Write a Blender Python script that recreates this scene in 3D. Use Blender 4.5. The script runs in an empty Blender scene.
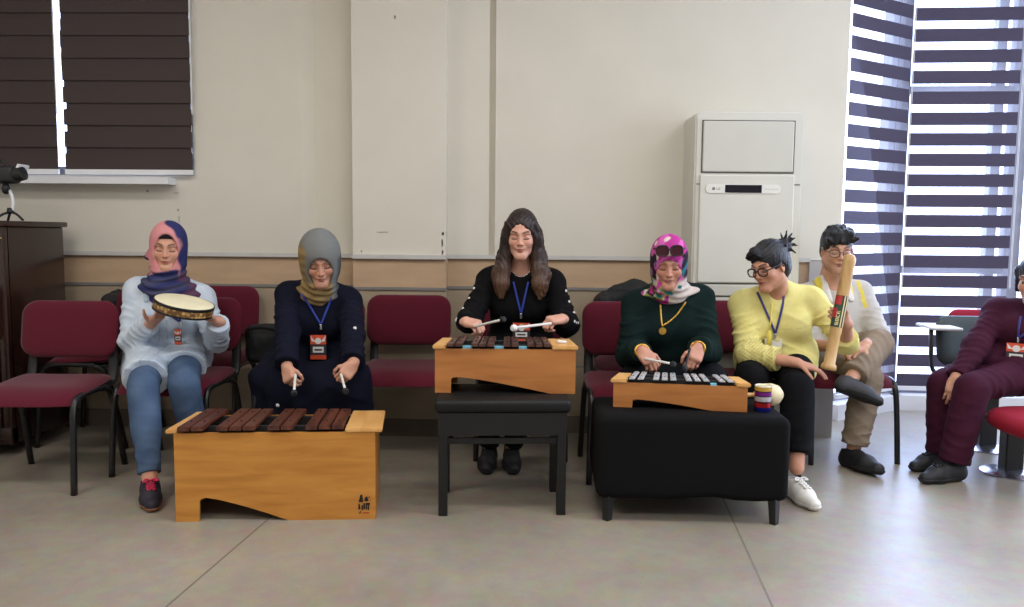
import bpy, bmesh, math, random
import numpy as np
from mathutils import Vector, Matrix
from mathutils.bvhtree import BVHTree
random.seed(7)
SC = bpy.context.scene
COL = SC.collection
V = Vector
PI = math.pi

# ------------------------------------------------------------------ camera
F_PX, CX, CY, CAM_Z = 800.0, 512.0, 303.5, 1.18
PITCH, ROLL = math.radians(5.1), math.radians(0.5)
_f = V((0, math.cos(PITCH), -math.sin(PITCH)))
_u0 = V((0, math.sin(PITCH), math.cos(PITCH)))
_x0 = V((1, 0, 0))
_r = _x0 * math.cos(ROLL) + _u0 * math.sin(ROLL)
_u = _u0 * math.cos(ROLL) - _x0 * math.sin(ROLL)
CAM = V((0, 0, CAM_Z))

def at(px, py, y):
    """the place in the room at depth y that a pixel of the photograph shows"""
    d = _f + _r * ((px - CX) / F_PX) - _u * ((py - CY) / F_PX)
    return CAM + d * (y / d.y)

def on_floor(px, py, z=0.0):
    d = _f + _r * ((px - CX) / F_PX) - _u * ((py - CY) / F_PX)
    return CAM + d * ((z - CAM_Z) / d.z)

cam = bpy.data.cameras.new('camera')
cam.sensor_width = 36.0
cam.lens = F_PX * 36.0 / 1024.0
cam_o = bpy.data.objects.new('camera', cam)
COL.objects.link(cam_o)
cam_o.matrix_world = Matrix(((_r.x, _u.x, -_f.x, 0), (_r.y, _u.y, -_f.y, 0), (_r.z, _u.z, -_f.z, CAM_Z), (0, 0, 0, 1)))
SC.camera = cam_o
SC.view_settings.view_transform = 'Standard'
SC.view_settings.look = 'None'
SC.view_settings.gamma = 1.0
SC.view_settings.use_curve_mapping = False
SC.view_settings.exposure = 0.0

# ------------------------------------------------------------------ materials
def lin(c):
    return tuple((x / 255 / 12.92) if x / 255 <= 0.04045 else ((x / 255 + 0.055) / 1.055) ** 2.4 for x in c)

def new_mat(name):
    m = bpy.data.materials.new(name)
    m.use_nodes = True
    nt = m.node_tree
    b = nt.nodes['Principled BSDF']
    return m, nt, b

def N(nt, typ, **kw):
    n = nt.nodes.new(typ)
    for k, v in kw.items():
        if k in n.inputs.keys():
            n.inputs[k].default_value = v
        else:
            setattr(n, k, v)
    return n

def mat(name, rgb, rough=0.6, var=0.08, scale=30.0, bump=0.0, bscale=None, stretch=(1, 1, 1), metal=0.0, spec=0.5, rgb2=None, detail=4.0, sheen=0.0):
    """one colour broken up by noise, with an optional bump"""
    m, nt, b = new_mat(name)
    tc = N(nt, 'ShaderNodeTexCoord')
    mp = N(nt, 'ShaderNodeMapping')
    mp.inputs['Scale'].default_value = stretch
    nt.links.new(tc.outputs['Object'], mp.inputs['Vector'])
    nz = N(nt, 'ShaderNodeTexNoise', Scale=scale, Detail=detail)
    nt.links.new(mp.outputs['Vector'], nz.inputs['Vector'])
    cr = N(nt, 'ShaderNodeValToRGB')
    c = lin(rgb)
    c2 = lin(rgb2) if rgb2 else tuple(x * (1 - var) for x in c)
    c1 = c if rgb2 else tuple(min(1, x * (1 + var)) for x in c)
    cr.color_ramp.elements[0].position = 0.3
    cr.color_ramp.elements[1].position = 0.7
    cr.color_ramp.elements[0].color = (*c2, 1)
    cr.color_ramp.elements[1].color = (*c1, 1)
    nt.links.new(nz.outputs['Fac'], cr.inputs['Fac'])
    nt.links.new(cr.outputs['Color'], b.inputs['Base Color'])
    b.inputs['Roughness'].default_value = rough
    b.inputs['Metallic'].default_value = metal
    b.inputs['Specular IOR Level'].default_value = spec
    if sheen:
        b.inputs['Sheen Weight'].default_value = sheen
    if bump:
        nb = N(nt, 'ShaderNodeTexNoise', Scale=bscale or scale, Detail=3.0)
        nt.links.new(mp.outputs['Vector'], nb.inputs['Vector'])
        bp = N(nt, 'ShaderNodeBump', Strength=bump, Distance=0.01)
        nt.links.new(nb.outputs['Fac'], bp.inputs['Height'])
        nt.links.new(bp.outputs['Normal'], b.inputs['Normal'])
    return m

def wood(name, c1, c2, scale=(1, 14, 14), rough=0.4, nscale=2.5):
    m, nt, b = new_mat(name)
    tc = N(nt, 'ShaderNodeTexCoord')
    mp = N(nt, 'ShaderNodeMapping')
    mp.inputs['Scale'].default_value = scale
    nt.links.new(tc.outputs['Object'], mp.inputs['Vector'])
    nz = N(nt, 'ShaderNodeTexNoise', Scale=nscale, Detail=6.0, Distortion=0.6)
    nt.links.new(mp.outputs['Vector'], nz.inputs['Vector'])
    cr = N(nt, 'ShaderNodeValToRGB')
    cr.color_ramp.elements[0].position = 0.32
    cr.color_ramp.elements[1].position = 0.68
    cr.color_ramp.elements[0].color = (*lin(c1), 1)
    cr.color_ramp.elements[1].color = (*lin(c2), 1)
    nt.links.new(nz.outputs['Fac'], cr.inputs['Fac'])
    nt.links.new(cr.outputs['Color'], b.inputs['Base Color'])
    b.inputs['Roughness'].default_value = rough
    return m

def attr_mat(name, rough=0.5, bump=0.0, bscale=200.0, sheen=0.0, spec=0.4, stretch=(1, 1, 1)):
    """colour carried by the mesh (dyed cloth, skin with lips and brows)"""
    m, nt, b = new_mat(name)
    a = N(nt, 'ShaderNodeAttribute', attribute_name='Col')
    tc = N(nt, 'ShaderNodeTexCoord')
    nz = N(nt, 'ShaderNodeTexNoise', Scale=60.0, Detail=4.0)
    nt.links.new(tc.outputs['Object'], nz.inputs['Vector'])
    mx = N(nt, 'ShaderNodeMix', data_type='RGBA', blend_type='MULTIPLY')
    mr = N(nt, 'ShaderNodeMapRange')
    mr.inputs['To Min'].default_value = 0.9
    mr.inputs['To Max'].default_value = 1.08
    nt.links.new(nz.outputs['Fac'], mr.inputs['Value'])
    cb = N(nt, 'ShaderNodeCombineColor')
    for i in range(3):
        nt.links.new(mr.outputs['Result'], cb.inputs[i])
    mx.inputs['Factor'].default_value = 1.0
    nt.links.new(a.outputs['Color'], mx.inputs[6])
    nt.links.new(cb.outputs['Color'], mx.inputs[7])
    nt.links.new(mx.outputs[2], b.inputs['Base Color'])
    b.inputs['Roughness'].default_value = rough
    b.inputs['Specular IOR Level'].default_value = spec
    if sheen:
        b.inputs['Sheen Weight'].default_value = sheen
    if bump:
        mp = N(nt, 'ShaderNodeMapping')
        mp.inputs['Scale'].default_value = stretch
        nt.links.new(tc.outputs['Object'], mp.inputs['Vector'])
        nb = N(nt, 'ShaderNodeTexNoise', Scale=bscale, Detail=2.0)
        nt.links.new(mp.outputs['Vector'], nb.inputs['Vector'])
        bp = N(nt, 'ShaderNodeBump', Strength=bump, Distance=0.01)
        nt.links.new(nb.outputs['Fac'], bp.inputs['Height'])
        nt.links.new(bp.outputs['Normal'], b.inputs['Normal'])
    return m

# ------------------------------------------------------------------ mesh helpers
def link(name, me, m=None, parent=None, smooth=False):
    o = bpy.data.objects.new(name, me)
    COL.objects.link(o)
    if m is not None and not me.materials:
        for x in (m if isinstance(m, (list, tuple)) else [m]):
            me.materials.append(x)
    if smooth:
        me.polygons.foreach_set('use_smooth', [True] * len(me.polygons))
    if parent is not None:
        o.parent = parent
    return o

def obj(name, bm, m, parent=None, smooth=False, angle=None):
    me = bpy.data.meshes.new(name)
    bmesh.ops.recalc_face_normals(bm, faces=bm.faces)
    bm.to_mesh(me)
    bm.free()
    o = link(name, me, m, parent, smooth or angle is not None)
    if angle is not None:
        try:
            me.set_sharp_from_angle(angle=math.radians(angle))
        except Exception:
            pass
    return o

def thing(name, label, cat, loc=(0, 0, 0), rz=0.0, group=None):
    o = bpy.data.objects.new(name, None)
    o.empty_display_size = 0.1
    COL.objects.link(o)
    o.location = loc
    o.rotation_euler = (0, 0, rz)
    o['label'] = label
    o['category'] = cat
    if group:
        o['group'] = group
    return o

def tag(o, label, cat, group=None):
    o['label'] = label
    o['category'] = cat
    if group:
        o['group'] = group
    return o

def struct(o):
    o['kind'] = 'structure'
    return o

def box(bm, lo, hi, bev=0.0, M=None, seg=2):
    r = bmesh.ops.create_cube(bm, size=1.0)
    vs = r['verts']
    lo, hi = V(lo), V(hi)
    c, s = (lo + hi) / 2, hi - lo
    for v in vs:
        v.co = V((v.co.x * s.x, v.co.y * s.y, v.co.z * s.z)) + c
    if bev:
        es = list({e for v in vs for e in v.link_edges})
        rr = bmesh.ops.bevel(bm, geom=es, offset=bev, segments=seg, affect='EDGES', profile=0.5)
        vs = list({v for f in rr['faces'] for v in f.verts} | {v for v in vs if v.is_valid})
    if M is not None:
        bmesh.ops.transform(bm, matrix=M, verts=vs)
    return vs

def tube(bm, pts, r, seg=10, cap=True, flat=None, up=None):
    """sweep a round (or flat = (half width, half thickness)) section along points; r number or list"""
    pts = [V(p) for p in pts]
    n = len(pts)
    rs = r if isinstance(r, (list, tuple)) else [r] * n
    rings = []
    prev = None
    for i, p in enumerate(pts):
        t = (pts[min(i + 1, n - 1)] - pts[max(i - 1, 0)]).normalized()
        if prev is None:
            a = V(up) if up is not None else (V((0, 0, 1)) if abs(t.z) < 0.9 else V((1, 0, 0)))
        else:
            a = prev
        if isinstance(up, list):
            a = V(up[i])
        a = (a - t * a.dot(t)).normalized()
        prev = a
        b = t.cross(a)
        ring = []
        for k in range(seg):
            th = 2 * PI * k / seg
            if flat:
                co = p + b * (flat[0] * math.cos(th)) + a * (flat[1] * math.sin(th))
            else:
                co = p + b * (rs[i] * math.cos(th)) + a * (rs[i] * math.sin(th))
            ring.append(bm.verts.new(co))
        rings.append(ring)
    for i in range(n - 1):
        for k in range(seg):
            bm.faces.new((rings[i][k], rings[i][(k + 1) % seg], rings[i + 1][(k + 1) % seg], rings[i + 1][k]))
    if cap:
        bm.faces.new(rings[0][::-1])
        bm.faces.new(rings[-1])
    return rings

def lathe(bm, prof, seg=24, M=None):
    """profile of (r, z) round z"""
    rings = []
    for r, z in prof:
        ring = []
        for k in range(seg):
            th = 2 * PI * k / seg
            co = V((max(r, 1e-4) * math.cos(th), max(r, 1e-4) * math.sin(th), z))
            ring.append(bm.verts.new(M @ co if M is not None else co))
        rings.append(ring)
    for i in range(len(rings) - 1):
        for k in range(seg):
            bm.faces.new((rings[i][k], rings[i][(k + 1) % seg], rings[i + 1][(k + 1) % seg], rings[i + 1][k]))
    bm.faces.new(rings[0][::-1])
    bm.faces.new(rings[-1])

def prism(bm, poly, depth, M=None):
    """extrude a 2D polygon (x, z) by depth along +y"""
    a = [bm.verts.new((x, 0, z)) for x, z in poly]
    b = [bm.verts.new((x, depth, z)) for x, z in poly]
    n = len(poly)
    bm.faces.new(a)
    bm.faces.new(b[::-1])
    for i in range(n):
        bm.faces.new((a[i], b[i], b[(i + 1) % n], a[(i + 1) % n]))
    if M is not None:
        bmesh.ops.transform(bm, matrix=M, verts=a + b)

def smooth_path(pts, k=6):
    """Catmull-Rom through points"""
    pts = [V(p) for p in pts]
    P = [pts[0] * 2 - pts[1]] + pts + [pts[-1] * 2 - pts[-2]]
    out = []
    for i in range(1, len(P) - 2):
        for j in range(k):
            t = j / k
            a, b, c, d = P[i - 1], P[i], P[i + 1], P[i + 2]
            out.append(0.5 * ((2 * b) + (c - a) * t + (2 * a - 5 * b + 4 * c - d) * t * t + (3 * b - a - 3 * c + d) * t ** 3))
    out.append(pts[-1])
    return out

def dup(root, loc, rz=0.0, label=None, group=None, scale=None):
    r = root.copy()
    COL.objects.link(r)
    r.location = loc
    r.rotation_euler = (0, 0, rz)
    if scale:
        r.scale = scale
    if label:
        r['label'] = label
    if group:
        r['group'] = group
    for ch in list(root.children):
        c = ch.copy()
        COL.objects.link(c)
        c.parent = r
        for g in ch.children:
            d = g.copy()
            COL.objects.link(d)
            d.parent = c
    return r
# ------------------------------------------------------------------ the room
M_wall = mat('wall_cream', (214, 208, 194), 0.75, 0.025, 3.0, bump=0.04, bscale=90)
M_wall_side = mat('wall_white', (222, 220, 218), 0.75, 0.02, 3.0, bump=0.04, bscale=90)
M_tan = mat('dado_tan', (190, 160, 128), 0.7, 0.06, 5.0, stretch=(1, 1, 4))
M_dado = mat('dado_greige', (164, 147, 124), 0.65, 0.07, 4.0, stretch=(1, 1, 5))
M_skirt = mat('skirting_brown', (112, 98, 84), 0.6, 0.08, 6.0)
M_trim = mat('trim_grey', (196, 193, 188), 0.5, 0.04, 12.0)
M_trim2 = mat('trim_dark', (128, 124, 120), 0.5, 0.04, 12.0)
M_ceil = mat('ceiling_white', (225, 224, 220), 0.8, 0.02, 4.0)
M_white = mat('white_paint', (226, 226, 228), 0.45, 0.03, 10.0)
M_metalwin = mat('window_frame_grey', (150, 152, 165), 0.4, 0.05, 10.0)

def wall_y(x):
    return 4.68 - 0.03 * x

# floor: speckled terrazzo grey with sawn joints
def floor_mat():
    m, nt, b = new_mat('floor_concrete')
    tc = N(nt, 'ShaderNodeTexCoord')
    n1 = N(nt, 'ShaderNodeTexNoise', Scale=0.9, Detail=6.0)
    n2 = N(nt, 'ShaderNodeTexNoise', Scale=14.0, Detail=6.0, Roughness=0.65)
    n3 = N(nt, 'ShaderNodeTexNoise', Scale=130.0, Detail=2.0)
    for n in (n1, n2, n3):
        nt.links.new(tc.outputs['Object'], n.inputs['Vector'])
    cr = N(nt, 'ShaderNodeValToRGB')
    cr.color_ramp.elements[0].position = 0.35
    cr.color_ramp.elements[1].position = 0.65
    cr.color_ramp.elements[0].color = (*lin((134, 125, 112)), 1)
    cr.color_ramp.elements[1].color = (*lin((155, 146, 132)), 1)
    nt.links.new(n1.outputs['Fac'], cr.inputs['Fac'])
    mx = N(nt, 'ShaderNodeMix', data_type='RGBA', blend_type='OVERLAY')
    mx.inputs['Factor'].default_value = 0.35
    nt.links.new(cr.outputs['Color'], mx.inputs[6])
    nt.links.new(n2.outputs['Color'], mx.inputs[7])
    sp = N(nt, 'ShaderNodeValToRGB')
    sp.color_ramp.elements[0].position = 0.3
    sp.color_ramp.elements[1].position = 0.36
    sp.color_ramp.elements[0].color = (0.6, 0.57, 0.52, 1)
    sp.color_ramp.elements[1].color = (1, 1, 1, 1)
    nt.links.new(n3.outputs['Fac'], sp.inputs['Fac'])
    m2 = N(nt, 'ShaderNodeMix', data_type='RGBA', blend_type='MULTIPLY')
    m2.inputs['Factor'].default_value = 0.6
    nt.links.new(mx.outputs[2], m2.inputs[6])
    nt.links.new(sp.outputs['Color'], m2.inputs[7])
    nt.links.new(m2.outputs[2], b.inputs['Base Color'])
    b.inputs['Roughness'].default_value = 0.36
    b.inputs['Specular IOR Level'].default_value = 0.45
    rr = N(nt, 'ShaderNodeMapRange')
    rr.inputs['To Min'].default_value = 0.28
    rr.inputs['To Max'].default_value = 0.46
    nt.links.new(n2.outputs['Fac'], rr.inputs['Value'])
    nt.links.new(rr.outputs['Result'], b.inputs['Roughness'])
    return m

bm = bmesh.new()
box(bm, (-4.2, -2.5, -0.12), (4.6, 5.75, 0.0))
struct(obj('floor', bm, floor_mat()))
# joints: thin strips let into the floor, running towards the wall
M_joint = mat('joint_filler', (112, 104, 92), 0.7, 0.1, 20)
yaw = math.radians(6.3)
for k, (px, py) in enumerate(((209, 570), (752, 562))):
    p = on_floor(px, py)
    d = V((math.sin(yaw), math.cos(yaw), 0))
    n = V((d.y, -d.x, 0)) * 0.004
    bm = bmesh.new()
    a, b_ = p - d * 2.2, p + d * 1.5
    vs = [bm.verts.new(q + V((0, 0, z))) for z in (0.0004, -0.01) for q in (a - n, a + n, b_ + n, b_ - n)]
    bm.faces.new(vs[:4]); bm.faces.new(vs[4:][::-1])
    for i in range(4):
        bm.faces.new((vs[i], vs[i + 4], vs[(i + 1) % 4 + 4], vs[(i + 1) % 4]))
    struct(obj('trim_%d' % (k + 10), bm, M_joint))

H = 3.3
WIN = (-3.6, at(197, 175, 4.75).x, 1.49, 3.05)     # left window opening x0, x1, z0, z1
WX0, WX1 = -4.0, at(836, 230, 4.66).x

def wslab(bm, x0, x1, z0, z1, front=0.0, back=0.22):
    """a slab of the back wall between x0 and x1, its face 'front' metres proud of the wall plane"""
    vs = []
    for z in (z0, z1):
        for x, dy in ((x0, -front), (x1, -front), (x1, back), (x0, back)):
            vs.append(bm.verts.new((x, wall_y(x) + dy, z)))
    for f in ((0, 1, 5, 4), (1, 2, 6, 5), (2, 3, 7, 6), (3, 0, 4, 7), (4, 5, 6, 7), (3, 2, 1, 0)):
        bm.faces.new([vs[i] for i in f])

xs1 = at(299, 130, 4.66).x     # left panel ends
xs1b = at(313, 130, 4.66).x
xc0, xc1 = at(351, 130, 4.53).x, at(446, 130, 4.53).x   # column
xs2 = at(495.5, 130, 4.66).x     # right panel begins
xs2a = at(489.5, 130, 4.66).x
ZT = 1.035
bm = bmesh.new()
wslab(bm, WX0, WIN[0], 0, H)
wslab(bm, WIN[0], WIN[1], 0, WIN[2])
wslab(bm, WIN[0], WIN[1], WIN[3], H)
wslab(bm, WIN[1], WX1, 0, H)
wslab(bm, WIN[1], xs1, ZT, H, 0.03, 0.0)           # plastered panels proud of the wall
wslab(bm, WX0, WIN[0], ZT, H, 0.03, 0.0)
wslab(bm, WIN[0], WIN[1], ZT, WIN[2], 0.03, 0.0)
wslab(bm, xs2, WX1, ZT, H, 0.035, 0.0)
wslab(bm, xc1 - .02, xs2a, ZT, H, 0.035, 0.0)
vs = [bm.verts.new((x, wall_y(x) - d, z)) for z in (ZT, H) for x, d in ((xs1, .03), (xs1b, -.001), (xs1, -.001))]
for f in ((0, 1, 4, 3), (1, 2, 5, 4), (2, 0, 3, 5), (3, 4, 5), (2, 1, 0)):
    bm.faces.new([vs[i] for i in f])
struct(obj('wall_back', bm, M_wall))
bm = bmesh.new()
wslab(bm, xc0, xc1, ZT + 0.012, H, 0.15, 0.0)
struct(obj('wall_column', bm, M_wall))
# dado: tan band, grey bead, greige panel and skirting
xend = at(808, 300, 4.6).x
def band(name, z0, z1, front, m, k):
    bm = bmesh.new()
    wslab(bm, WX0, xc0, z0, z1, front, 0.0)
    wslab(bm, xc0, xc1, z0, z1, front + 0.14, 0.0)
    wslab(bm, xc1, xend, z0, z1, front, 0.0)
    struct(obj('%s_%d' % (name, k), bm, m))
band('trim', ZT - 0.012, ZT + 0.012, 0.036, M_trim, 1)
band('trim', 0.862, ZT - 0.012, 0.012, M_tan, 2)
band('trim', 0.845, 0.862, 0.02, M_trim2, 3)
band('trim', 0.40, 0.845, 0.012, M_dado, 4)
band('trim', 0.388, 0.40, 0.010, M_trim2, 5)
band('trim', 0.10, 0.388, 0.012, M_dado, 6)
band('baseboard', 0.0, 0.10, 0.022, M_skirt, 1)

# beyond the air conditioner the dado is boxed in, plain grey with one seam
M_box = mat('box_grey', (176, 170, 164), 0.6, 0.03, 8.0)
bm = bmesh.new()
wslab(bm, xend, WX1, 0.33, ZT, 0.03, 0.0)
wslab(bm, xend, WX1, 0.0, 0.325, 0.03, 0.0)
struct(obj('trim_7', bm, M_box))

# cracks, chips and old fixing marks on the plaster
M_chip = mat('plaster_chip', (158, 150, 138), 0.9, 0.2, 80)
bm = bmesh.new()
for px, py, w, h in ((443, 233, 2, 3), (442.5, 242, 1.3, 7), (442.6, 253, 1.5, 4), (361, 251, 1.2, 2), (395, 17, 1.2, 3), (385, 232, 12, 0.7)):
    p = at(px, py, wall_y(-0.5) - 0.15)
    for j in range(3):
        ox, oz = random.uniform(-.5, .5) * w * 0.0025, random.uniform(-.5, .5) * h * 0.004
        box(bm, (p.x - w * .0028 + ox, wall_y(p.x) - 0.1505, p.z - h * .0022 + oz), (p.x + w * .0028 + ox, wall_y(p.x) - 0.149, p.z + h * .0022 + oz))
for px, py, w, h in ((147, 191, 2.5, 2.5), (178, 210, 2, 2.5), (179, 219, .8, 6), (176, 193, 5, .7), (498, 60, 1, 2)):
    p = at(px, py, wall_y(-1.9) - 0.03)
    box(bm, (p.x - w * .0028, wall_y(p.x) - 0.031, p.z - h * .0028), (p.x + w * .0028, wall_y(p.x) - 0.029, p.z + h * .0028))
struct(obj('wall_marks', bm, M_chip))

# left wall and ceiling of the hall
bm = bmesh.new()
box(bm, (-4.2, -2.5, 0), (-4.0, 5.1, H))
struct(obj('wall_left', bm, M_wall))
bm = bmesh.new()
box(bm, (-4.2, -2.5, H), (4.6, 5.75, H + 0.1))
struct(obj('ceiling', bm, M_ceil))

# ------------------------------------------------------------------ windows
def glass_mat():
    m, nt, b = new_mat('window_glass')
    for n in list(nt.nodes):
        nt.nodes.remove(n)
    out = N(nt, 'ShaderNodeOutputMaterial')
    tr = N(nt, 'ShaderNodeBsdfTransparent')
    tr.inputs['Color'].default_value = (0.95, 0.97, 1.0, 1)
    gl = N(nt, 'ShaderNodeBsdfGlossy', Roughness=0.03)
    mx = N(nt, 'ShaderNodeMixShader')
    mx.inputs['Fac'].default_value = 0.06
    nt.links.new(tr.outputs[0], mx.inputs[1])
    nt.links.new(gl.outputs[0], mx.inputs[2])
    nt.links.new(mx.outputs[0], out.inputs['Surface'])
    return m
M_glass = glass_mat()

def sheer_mat():
    m, nt, b = new_mat('blind_sheer')
    for n in list(nt.nodes):
        nt.nodes.remove(n)
    out = N(nt, 'ShaderNodeOutputMaterial')
    tr = N(nt, 'ShaderNodeBsdfTransparent')
    tr.inputs['Color'].default_value = (0.92, 0.93, 1.0, 1)
    df = N(nt, 'ShaderNodeBsdfTranslucent')
    df.inputs['Color'].default_value = (0.75, 0.76, 0.85, 1)
    d2 = N(nt, 'ShaderNodeBsdfDiffuse')
    d2.inputs['Color'].default_value = (0.6, 0.6, 0.66, 1)
    m1 = N(nt, 'ShaderNodeMixShader')
    m1.inputs['Fac'].default_value = 0.5
    m2 = N(nt, 'ShaderNodeMixShader')
    m2.inputs['Fac'].default_value = 0.3
    nt.links.new(df.outputs[0], m1.inputs[1])
    nt.links.new(d2.outputs[0], m1.inputs[2])
    nt.links.new(tr.outputs[0], m2.inputs[1])
    nt.links.new(m1.outputs[0], m2.inputs[2])
    nt.links.new(m2.outputs[0], out.inputs['Surface'])
    return m
M_sheer = sheer_mat()

def window(n, A, B, z0, z1, mull=(), rails=(), depth=0.07, fw=0.06):
    """a framed window between floor points A and B (as seen from the room, left to right)"""
    A, B = V(A), V(B)
    L = (B - A).length
    ang = math.atan2(B.y - A.y, B.x - A.x)
    M = Matrix.Translation((A.x, A.y, 0)) @ Matrix.Rotation(ang, 4, 'Z')
    bm = bmesh.new()
    box(bm, (0, 0, z0), (fw, depth, z1)); box(bm, (L - fw, 0, z0), (L, depth, z1))
    box(bm, (fw, 0, z0), (L - fw, depth, z0 + fw)); box(bm, (fw, 0, z1 - fw), (L - fw, depth, z1))
    for u in mull:
        box(bm, (u * L - fw * .6, 0.002, z0 + fw), (u * L + fw * .6, depth - 0.002, z1 - fw))
    for z in rails:
        box(bm, (fw, 0.004, z - fw * .5), (L - fw, depth - 0.004, z + fw * .5))
    o = obj('window_%d' % n, bm, M_metalwin)
    o.matrix_world = M
    struct(o)
    bm = bmesh.new()
    box(bm, (fw * .5, depth * .45, z0 + fw * .5), (L - fw * .5, depth * .45 + 0.006, z1 - fw * .5))
    g = obj('pane', bm, M_glass, o)
    return o, M, L

def zebra(M, u0, u1, z0, z1, pitch, frac, m_op, label, thick=0.004, gap=0.0, group=None, phase=0.0, m_sh=None, rail=None, overlap=False):
    """a day-and-night roller blind: opaque bands and sheer bands in turn"""
    root = thing('zebra_blind', label, 'window blind', group=group)
    root.matrix_world = M @ Matrix.Translation((0, 0, z0))
    # bands
    bm = bmesh.new()
    n = int((z1 - z0) / pitch) + 1
    for i in range(n):
        a = (i + phase) * pitch + 0.03
        b_ = min(a + pitch * frac, z1 - z0)
        if a >= z1 - z0:
            break
        if overlap:     # closed: bands of the back layer fill between those of the front
            box(bm, (u0, 0, a), (u1, thick, b_))
            if b_ < z1 - z0:
                box(bm, (u0 + 0.012 * math.sin(i), 0.012, b_ - 0.03), (u1 - 0.006, 0.012 + thick, min(b_ + pitch * (1 - frac) + 0.03, z1 - z0)))
        else:
            box(bm, (u0, 0, a), (u1, thick, b_))
    obj('opaque_bands', bm, m_op, root)
    if m_sh is not None:
        bm = bmesh.new()
        for i in range(-1, n):
            a = max((i + phase) * pitch + 0.03 + pitch * frac, 0.03)
            b_ = min((i + 1 + phase) * pitch + 0.03, z1 - z0)
            if a < b_ - 0.005:
                vs = [bm.verts.new(q) for q in ((u0, 0.002, a), (u1, 0.002, a), (u1, 0.002, b_), (u0, 0.002, b_))]
                bm.faces.new(vs)
        obj('sheer_bands', bm, m_sh, root)
    bm = bmesh.new()
    box(bm, (u0 - 0.003, -0.006, 0.0), (u1 + 0.003, 0.014, 0.03), 0.004)
    obj('bottom_rail', bm, rail or M_white, root)
    bm = bmesh.new()
    box(bm, (u0 - 0.01, -0.03, z1 - z0), (u1 + 0.01, 0.07, z1 - z0 + 0.08), 0.008)
    obj('cassette', bm, rail or M_white, root)
    bm = bmesh.new()
    tube(bm, [(u1 + 0.008, -0.01, z1 - z0), (u1 + 0.009, -0.01, 0.25 * (z1 - z0)), (u1 + 0.012, -0.012, 0.25 * (z1 - z0) - .02), (u1 + 0.014, -0.014, 0.25 * (z1 - z0)), (u1 + 0.015, -0.014, z1 - z0)], 0.002, 6)
    obj('pull_chain', bm, rail or M_white, root)
    return root

M_blind_brown = mat('blind_brown', (62, 50, 48), 0.75, 0.08, 200, bump=0.05, bscale=400, stretch=(0.1, 1, 2))
M_blind_plum = mat('blind_plum', (68, 60, 80), 0.75, 0.06, 200, bump=0.05, bscale=400, stretch=(0.1, 1, 2))

# left window, in the back wall
A = (WIN[0], wall_y(WIN[0]) + 0.1); B = (WIN[1], wall_y(WIN[1]) + 0.1)
window(1, A, B, WIN[2], WIN[3], mull=(0.25, 0.75))
# the blinds hang on the face of the wall
Mw = Matrix.Translation((0, wall_y(0) - 0.06, 0)) @ Matrix(((1, 0, 0, 0), (-0.03, 1, 0, 0), (0, 0, 1, 0), (0, 0, 0, 1)))
ang = math.atan(-0.03)
def wall_M(x):
    return Matrix.Translation((x, wall_y(x) - 0.065, 0)) @ Matrix.Rotation(ang, 4, 'Z')
yb = wall_y(-2.3) - 0.065
xb_gap = at(59, 120, yb).x
xb_r = at(192, 120, yb).x
zb = at(150, 175, yb).z
zebra(wall_M(xb_gap + .022), 0, xb_r - xb_gap - .022, zb, 2.95, 0.1265, 0.72, M_blind_brown,
      'closed dark brown banded roller blind, the one whose right edge shows on the cream wall', group='dark brown window blinds', overlap=True)
zebra(wall_M(xb_gap - .022), -1.2, 0, zb, 2.95, 0.1265, 0.72, M_blind_brown,
      'closed dark brown banded roller blind at the far left, cut by the photo edge', group='dark brown window blinds', overlap=True)
# sill
bm = bmesh.new()
zs = at(100, 180, wall_y(-2.1) - .1).z
xs_end = at(171, 180, wall_y(-2.1) - .1).x
wslab(bm, WX0 + .1, xs_end, zs - 0.022, zs + 0.016, 0.14, 0.0)
struct(obj('window_sill', bm, M_white))

# right: bay of tall windows behind zebra blinds
W0 = V((2.02, 5.10, 0)); W1 = V((2.60, 5.46, 0)); W2 = V((3.36, 5.40, 0)); W3 = V((4.4, 5.30, 0))
ZC = 0.10
window(2, W0, W1, ZC, 3.1, mull=(0.86,), fw=0.05)
window(3, W1, W2, ZC, 3.1, mull=(0.82,), rails=(0.95, 2.15), fw=0.05)
window(4, W2, W3, ZC, 3.1, mull=(0.5,), rails=(0.95, 2.15), fw=0.05)
def seg_M(a, b, off):
    d = (b - a).normalized()
    n = V((d.y, -d.x, 0))
    p = a + n * off
    return Matrix.Translation(p) @ Matrix.Rotation(math.atan2(d.y, d.x), 4, 'Z'), (b - a).length
PITCHR = 0.1345
MA, LA = seg_M(W0, W1, 0.07)
zebra(MA, 0.03, LA - 0.035, 0.13, 3.0, PITCHR, 0.62, M_blind_plum, 'plum and white striped zebra blind on the angled window next to the white wall', group='zebra blinds in the bay window', m_sh=M_sheer, phase=0.1)
MB, LB = seg_M(W1, W2, 0.07)
zebra(MB, 0.03, LB - 0.05, 0.13, 3.0, PITCHR, 0.62, M_blind_plum, 'wide plum and white striped zebra blind behind the seat with the black shell', group='zebra blinds in the bay window', m_sh=M_sheer, phase=0.0)
MC, LC = seg_M(W2, W3, 0.07)
zebra(MC, 0.07, LC - 0.05, 0.13, 3.0, PITCHR, 0.62, M_blind_plum, 'striped zebra blind at the right photo edge, only a narrow strip showing', group='zebra blinds in the bay window', m_sh=M_sheer, phase=0.25)
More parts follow.
